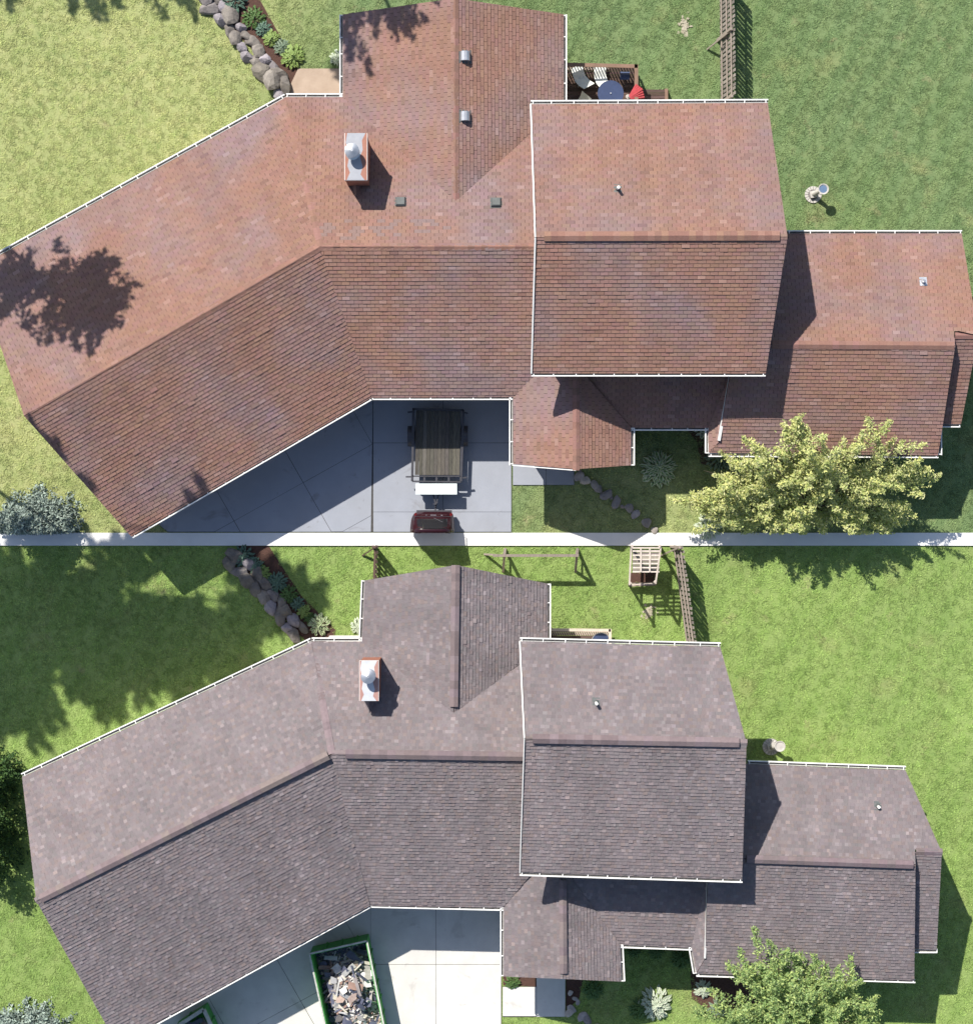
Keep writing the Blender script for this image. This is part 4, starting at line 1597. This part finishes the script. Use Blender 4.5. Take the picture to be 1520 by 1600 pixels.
D = thing('wooden_deck', W(905, 992), 'small dark deck with sunlit pale rail behind the two storey roof, lower lot', 'deck')
plank_set(D, 'deck_board', 6, (850, 984), (850, 1012), (953, 984), DZ, .03, M['wood_dark'])
for a, b in (((858, 984), (954, 985)), ((953, 983), (953, 1010))):
    mb = MB()
    mb.bar(tz(*a, 1.3), tz(*b, 1.3), .11, .04)
    obj('top_rail', mb, M['wood_pale'], D)
for k in range(34):
    mb = MB()
    mb.bar(tz(858 + k * 2.8, 993, DZ + .42), tz(860.5 + k * 2.8, 987, DZ + .42), .03, .02, (2.1, 2, 1.85))
    obj('bench_slat', mb, M['wood_grey'], D)
t = thing('round_table', tz(935, 999, DZ), 'round dark table with pale rim on the small deck, lower lot', 'table')
c = tz(937, 1002, DZ)
mb = MB()
mb.tube(c + Vector((0, 0, .66)), c + Vector((0, 0, .70)), .36, .36, 32)
obj('table_top', mb, M['blue_table'], t)
mb = MB()
for k in range(28):
    a0, a1 = 2 * math.pi * k / 28, 2 * math.pi * (k + 1) / 28
    mb.bar(c + Vector((math.cos(a0) * .37, math.sin(a0) * .37, .70)), c + Vector((math.cos(a1) * .37, math.sin(a1) * .37, .70)), .025, .03)
obj('rim', mb, M['steel'], t)
mb = MB()
mb.tube(c, c + Vector((0, 0, .66)), .04, .04, 10)
obj('pedestal', mb, M['black_metal'], t)


# ---- birdbaths
def birdbath(px, py, dx, dy, label, blue):
    c = W(px, py)
    t = thing('birdbath', c, label, 'birdbath')
    mb = MB()
    for k in range(16):
        a0, a1 = 2 * math.pi * k / 16 + .03, 2 * math.pi * (k + 1) / 16 - .03
        q = [c + Vector((math.cos(a) * r_, math.sin(a) * r_, .0)) for a, r_ in ((a0, .2), (a0, .33), (a1, .33), (a1, .2))]
        q = q if newell(q).z > 0 else q[::-1]
        mb.prism(q, [p + Vector((0, 0, .05)) for p in q])
    obj('stone_ring', mb, M['stone_pale'], t)
    mb = MB()
    mb.tube(c, c + Vector((0, 0, .035)), .21, .21, 20)
    obj('ring_bed', mb, M['stone_pale'] if not blue else M['rock'], t)
    mb = MB()
    mb.box(c + Vector((0, 0, .10)), (.28, .26, .16), Matrix.Rotation(.2, 3, 'Z'))
    top = c + Vector((dx / PPM, dy / PPM, .75))
    mb.tube(c + Vector((0, 0, .15)), top, .10, .06, 12)
    obj('pedestal', mb, M['stone_pale'], t)
    mb = MB()
    n = 24
    prof = [(.06, 0), (.16, .03), (.21, .10), (.18, .10), (.13, .055), (0.001, .045)]
    for (r0, z0), (r1, z1) in zip(prof, prof[1:]):
        for k in range(n):
            a0, a1 = 2 * math.pi * k / n, 2 * math.pi * (k + 1) / n
            mb.poly([top + Vector((math.cos(a) * r_, math.sin(a) * r_, z_)) for a, r_, z_ in ((a0, r0, z0), (a1, r0, z0), (a1, r1, z1), (a0, r1, z1))])
    b_ = obj('bowl', mb, M['stone_pale'], t)
    mb = MB()
    mb.tube(top + Vector((0, 0, .06)), top + Vector((0, 0, .075)), .15, .15, 20)
    obj('water', mb, M['bowl_blue' if blue else 'stone_pale'], b_)


birdbath(1270, 304, 10, 3, 'stone birdbath with blue water on a round pad, right lawn of the upper lot', True)
birdbath(1204, 1167, 9, 5, 'white stone birdbath on a round pad, right lawn of the lower lot', False)

# ---- swing set and play tower
S = thing('swing_set', W(840, 875), 'wooden swing set frame standing on the lawn behind the house, lower lot', 'swing set')
hz = 1.35
for x in (786, 899):
    for y, xo in ((893, 0), (858, 3)):
        mb = MB()
        mb.bar(tz(x + xo, y, 0), tz(x + 2, 868, hz), .09, .09, (1.2, 1.15, 1.1))
        obj('leg', mb, M['wood_grey'], S)
    mb = MB()
    mb.bar(tz(x + .5, 884, .5), tz(x + 1, 862, .5), .05, .07, (1.1, 1.1, 1.1))
    obj('cross_brace', mb, M['wood_grey'], S)
mb = MB()
mb.bar(tz(770, 868, hz), tz(904, 868, hz), .10, .12, (1.0, .95, .9))
obj('top_beam', mb, M['wood_grey'], S)
mb = MB()
mb.bar(tz(757, 866, 0), tz(787, 868, hz), .07, .07, (1.2, 1.15, 1.1))
obj('side_strut', mb, M['wood_grey'], S)

PT_ = thing('play_tower', W(1007, 885), 'weathered wooden play tower with ladder rungs beside the fence, lower lot', 'play tower')
cs = {'a': (986, 856), 'b': (1032, 856), 'c': (1024, 912), 'd': (983, 914)}
for k, (x, y) in cs.items():
    mb = MB()
    mb.bar(tz(x, y, 0), tz(x + (1008 - x) * .06, y - 3, 2.1), .09, .09, (1.9, 1.85, 1.8))
    obj('post', mb, M['wood_grey'], PT_)
for (a, b, z) in [('a', 'b', 2.05), ('b', 'c', 2.05), ('c', 'd', 1.0), ('d', 'a', 2.05), ('a', 'b', 1.2), ('a', 'd', 1.0), ('b', 'c', 1.0)]:
    mb = MB()
    mb.bar(tz(*cs[a], z), tz(*cs[b], z), .06, .10, (2.1, 2.05, 2.0))
    obj('rail', mb, M['wood_grey'], PT_)
plank_set(PT_, 'platform_plank', 7, (988, 858), (988, 893), (1030, 858), 1.15, .03, M['wood_grey'])
for k in range(6):
    mb = MB()
    y = 861 + k * 6.5
    mb.bar(tz(988, y, 2.06), tz(1030, y, 2.06), .05, .05, (2.6, 2.6, 2.55))
    obj('rung', mb, M['wood_grey'], PT_)
for x in (1001, 1015):
    mb = MB()
    mb.bar(tz(x, 857, 2.1), tz(x, 894, 2.1), .05, .05, (2.4, 2.4, 2.35))
    obj('roof_slat', mb, M['wood_grey'], PT_)
mb = MB()
mb.bar(tz(983, 914, .3), tz(1024, 912, .3), .14, .18, (.9, .85, .8))
obj('sandbox_board', mb, M['wood_grey'], PT_)
flat('sandbox', [(985, 895), (1025, 893), (1023, 911), (984, 912)], .014, M['soil'], kind='structure')


# ---- dumpsters
def dumpster(label, c, h, nscrap, pile, seed, rim_w=.06):
    """c: rim corners in picture order near-left, near-right, far-right, far-left"""
    cs = [tz(x, y, h) for x, y in c]
    cen = sum(cs, Vector()) / 4
    t = thing('dumpster', Vector((cen.x, cen.y, .06)), label, 'dumpster')
    for k in range(4):
        a, b = cs[k], cs[(k + 1) % 4]
        inn = (cen - (a + b) / 2)
        inn.z = 0
        d = (b - a).normalized()
        n = inn - d * inn.dot(d)
        n.normalize()
        mb = MB()
        lo = Vector((0, 0, h - .18))
        ai, bi = a + n * .05, b + n * .05
        mb.prism([a - lo, b - lo, bi - lo, ai - lo] if newell([a, b, bi, ai]).z > 0 else [ai - lo, bi - lo, b - lo, a - lo],
                 [a, b, bi, ai] if newell([a, b, bi, ai]).z > 0 else [ai, bi, b, a])
        L = (b - a).length
        for j in range(1, int(L / .6) + 1):
            p = a + d * (j * .6)
            if (p - b).length < .15:
                continue
            mb.bar(p - n * .025 - Vector((0, 0, h - .2)), p - n * .025 - Vector((0, 0, .05)), .07, .05)
        obj('side_wall', mb, M['green_metal'], t)
        mb = MB()
        mb.bar(a - n * .01 + Vector((0, 0, .0)), b - n * .01 + Vector((0, 0, .0)), rim_w, .08)
        obj('rim', mb, M['rim_metal'] if k != 1 or nscrap < 1 else M['rim_metal'], t)
    mb = MB()
    q = [p - Vector((0, 0, h - .2)) for p in cs]
    q = q if newell(q).z > 0 else q[::-1]
    mb.prism([p - Vector((0, 0, .06)) for p in q], q)
    obj('floor', mb, M['green_metal'], t)
    return cs, cen


def rp(pts2d, rng, m=.08):
    """random point in a quad"""
    s, t = rng.uniform(m, 1 - m), rng.uniform(m, 1 - m)
    a, b, c, d = pts2d
    return a.lerp(b, s).lerp(d.lerp(c, s), t), s, t


PALS = [(.78, .76, .72), (.62, .60, .58), (.5, .5, .52), (.85, .84, .82), (.30, .27, .27), (.14, .15, .22), (.10, .11, .17), (.36, .24, .20), (.55, .42, .36), (.66, .62, .52), (.44, .42, .40)]
rg = random.Random(5)
CS, cen = dumpster('large green dumpster filled with torn roofing scrap on the pale driveway', [(484, 1491), (573, 1471), (607, 1642), (520, 1655)], 1.35, 1, 1, 5)
for i in range(90):
    p, s, t_ = rp(CS, rg, .10)
    hump = math.exp(-((s - .52) ** 2) / .09 - ((t_ - .5) ** 2) / .14)
    z = .35 + .75 * hump + rg.uniform(0, .22)
    kind = rg.random()
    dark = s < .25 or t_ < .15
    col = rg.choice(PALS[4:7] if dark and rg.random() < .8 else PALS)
    mb = MB()
    rot = Matrix.Rotation(rg.uniform(0, 6.28), 3, 'Z') @ Matrix.Rotation(rg.gauss(0, .35), 3, 'X') @ Matrix.Rotation(rg.gauss(0, .35), 3, 'Y')
    if kind < .45:
        L, w_, th = rg.uniform(.35, .8), rg.uniform(.12, .3), .015
        n = 4
        xs = [L * (k / n - .5) for k in range(n + 1)]
        bend = rg.uniform(-.5, .5)
        prof = [(x, bend * x * x) for x in xs]
        c0 = Vector((p.x, p.y, z))
        tp = []
        for x, zz in prof:
            tp.append([c0 + rot @ Vector((x, -w_ / 2 * rg.uniform(.7, 1.1), zz)), c0 + rot @ Vector((x, w_ / 2 * rg.uniform(.7, 1.1), zz))])
        for a, b in zip(tp, tp[1:]):
            lo = [v - Vector((0, 0, th)) for v in (a[0], b[0], b[1], a[1])]
            mb.prism(lo, [a[0], b[0], b[1], a[1]], col)
    elif kind < .75:
        mb.box((p.x, p.y, z), (rg.uniform(.4, .9), rg.uniform(.05, .1), .04), rot, col)
    else:
        n = rg.randint(4, 6)
        ring = [Vector((math.cos(2 * math.pi * k / n) * rg.uniform(.1, .26), math.sin(2 * math.pi * k / n) * rg.uniform(.1, .26), 0)) for k in range(n)]
        c0 = Vector((p.x, p.y, z))
        mb.prism([c0 + rot @ (v - Vector((0, 0, .02))) for v in ring], [c0 + rot @ v for v in ring], col)
    cname = {.78: 'off white', .62: 'light grey', .5: 'mid grey', .85: 'white', .30: 'dark brown', .14: 'dark blue', .10: 'navy', .36: 'rusty', .55: 'tan', .66: 'cream', .44: 'grey'}[col[0]]
    if col[1] == .62:
        cname = 'cream'
    sh = 'curled strip' if kind < .45 else 'narrow board' if kind < .75 else 'ragged flake'
    wh = ('left wall' if s < .33 else 'middle' if s < .66 else 'right wall') + (' at the top end' if t_ < .25 else ' halfway down' if t_ < .55 else ' at the bottom edge')
    obj('roofing_scrap', mb, M['scrap'], label=f'{cname} {sh} in the large green dumpster, {wh}', cat='scrap',
        group='roofing scraps heaped in the dumpster')
small = MB()
for i in range(1800):
    p, s, t_ = rp(CS, rg, .05)
    hump = math.exp(-((s - .52) ** 2) / .09 - ((t_ - .5) ** 2) / .14)
    z = .22 + .72 * hump * rg.uniform(.75, 1.05)
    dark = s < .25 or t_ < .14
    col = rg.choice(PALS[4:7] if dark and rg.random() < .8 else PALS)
    rot = Matrix.Rotation(rg.uniform(0, 6.28), 3, 'Z') @ Matrix.Rotation(rg.gauss(0, .4), 3, 'X')
    small.box((p.x, p.y, z), (rg.uniform(.08, .3), rg.uniform(.03, .12), .02), rot, col)
obj('rubble', small, M['scrap'], label='small broken shingle rubble filling the large green dumpster', cat='rubble', kind='stuff')
fo = MB()
q = [p.lerp(cen, .35) for p in CS]
mid = [Vector((p.x, p.y, .3)) for p in CS]
CS2, cen2 = dumpster('bright green small bin cut off by the bottom edge, near the wing gutter', [(272, 1608), (318, 1578), (347, 1640), (300, 1665)], 1.2, 0, 0, 6, .14)
for i in range(26):
    p, s, t_ = rp(CS2, rg, .15)
    mb = MB()
    rot = Matrix.Rotation(rg.uniform(0, 6.28), 3, 'Z') @ Matrix.Rotation(rg.gauss(0, .3), 3, 'X')
    ci = rg.randrange(4, 9)
    mb.box((p.x, p.y, .4 + rg.uniform(0, .25)), (rg.uniform(.2, .5), rg.uniform(.08, .2), .03), rot, PALS[ci])
    obj('roofing_scrap', mb, M['scrap'], label=f"{['dark brown', 'dark blue', 'navy', 'rusty', 'tan'][ci - 4]} scrap inside the small green bin, {'left' if s < .5 else 'right'} half, {'upper' if t_ < .33 else 'middle' if t_ < .66 else 'lower'} part", cat='scrap', group='scraps in the small green bin')

# ---- mown grass: tufts of blades over both lawns
import numpy as np
blade = MB()
rg = random.Random(9)
for k in range(11):
    a = rg.uniform(0, 6.28)
    d = rg.uniform(0, .11)
    c = Vector((math.cos(a) * d, math.sin(a) * d, 0))
    b = rg.uniform(0, 6.28)
    h = rg.uniform(.014, .028)
    o = Vector((math.cos(b), math.sin(b), 0)) * rg.uniform(.03, .07)
    s = Vector((-math.sin(b), math.cos(b), 0)) * .011
    blade.poly([c - s, c + s, c + o * .5 + s * .8 + Vector((0, 0, h * .8)), c + o * .5 - s * .8 + Vector((0, 0, h * .8))])
    blade.poly([c + o * .5 - s * .8 + Vector((0, 0, h * .8)), c + o * .5 + s * .8 + Vector((0, 0, h * .8)), c + o + Vector((0, 0, h))])
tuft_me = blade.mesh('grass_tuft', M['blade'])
AVOID = [
    [(584, 590), (799, 590), (798, 831), (262, 831), (225, 800)], [(801, 700), (897, 700), (897, 758), (801, 758)],
    [(579, 1390), (783, 1390), (783, 1640), (190, 1640), (190, 1600)], [(785, 1500), (883, 1500), (883, 1589), (785, 1589)],
    [(-900, 832), (2400, 832), (2400, 853), (-900, 853)], [(466, 107), (540, 107), (540, 160), (447, 160), (455, 130)],
    [(515, 993), (572, 993), (572, 1010), (505, 1010)],
    [(430, 80), (450, 95), (470, 108), (500, 135), (485, 152), (440, 152), (425, 110), (330, 10), (325, -30), (390, -30), (440, 60)],
    [(370, 853), (420, 853), (470, 930), (525, 985), (520, 1003), (480, 1003), (430, 960), (385, 900)],
    blob(1070, 42, 4, 11, 3.0, amp=.8), blob(1013, 957, 6, 9, 8.0, amp=.9),
    [(870, 98), (996, 98), (996, 168), (870, 168)], [(998, 139), (1042, 139), (1042, 168), (998, 168)], [(850, 982), (955, 982), (955, 1012), (850, 1012)],
    [(1078, 1500), (1108, 1515), (1190, 1530), (1180, 1575), (1120, 1585), (1085, 1560)], [(884, 1522), (912, 1524), (905, 1560), (884, 1580)],
    [(985, 895), (1025, 893), (1023, 911), (984, 912)],
    # under the houses
    [(0, 425), (447, 170), (530, 170), (545, 40), (870, 40), (870, 175), (1190, 175), (1200, 380), (1480, 380), (1480, 650), (1450, 690), (1120, 690), (1110, 650), (970, 650), (970, 715), (815, 715), (800, 610), (580, 610), (215, 815), (50, 660)],
    [(50, 1225), (487, 1015), (575, 1020), (580, 920), (845, 925), (845, 1015), (1115, 1025), (1125, 1210), (1400, 1215), (1440, 1330), (1440, 1470), (1415, 1515), (1100, 1505), (1090, 1470), (960, 1465), (960, 1520), (800, 1510), (785, 1405), (578, 1405), (190, 1600), (70, 1410)],
]
BB = [(min(p[0] for p in a), min(p[1] for p in a), max(p[0] for p in a), max(p[1] for p in a)) for a in AVOID]
rs = np.random.RandomState(4)
pts = []
NT = 100000
xy = rs.uniform((-40, -40), (1560, 1640), (NT, 2))
for x, y in xy:
    bad = False
    for a, bb in zip(AVOID, BB):
        if bb[0] <= x <= bb[2] and bb[1] <= y <= bb[3] and inside((x, y), a):
            bad = True
            break
    if not bad:
        pts.append(tuple(W(x, y, 0)))
pm = bpy.data.meshes.new('grass')
pm.from_pydata(pts, [], [])
go = link('grass', pm)
tag(go, 'short mown grass of both lawns', 'grass', kind='stuff')
tuft = bpy.data.objects.new('grass_tuft', tuft_me)
ng = bpy.data.node_groups.new('grass_scatter', 'GeometryNodeTree')
ng.interface.new_socket('Geometry', in_out='INPUT', socket_type='NodeSocketGeometry')
ng.interface.new_socket('Geometry', in_out='OUTPUT', socket_type='NodeSocketGeometry')
gi = ng.nodes.new('NodeGroupInput')
gout = ng.nodes.new('NodeGroupOutput')
ip = ng.nodes.new('GeometryNodeInstanceOnPoints')
oi = ng.nodes.new('GeometryNodeObjectInfo')
oi.inputs['Object'].default_value = tuft
rv = ng.nodes.new('FunctionNodeRandomValue')
rv.data_type = 'FLOAT_VECTOR'
rv.inputs[0].default_value = (0, 0, 0)
rv.inputs[1].default_value = (0, 0, 6.283)
rsc = ng.nodes.new('FunctionNodeRandomValue')
rsc.data_type = 'FLOAT'
rsc.inputs[2].default_value = .75
rsc.inputs[3].default_value = 1.5
ng.links.new(gi.outputs[0], ip.inputs['Points'])
ng.links.new(oi.outputs['Geometry'], ip.inputs['Instance'])
ng.links.new(rv.outputs[0], ip.inputs['Rotation'])
ng.links.new(rsc.outputs[1], ip.inputs['Scale'])
ng.links.new(ip.outputs[0], gout.inputs[0])
md = go.modifiers.new('scatter', 'NODES')
md.node_group = ng
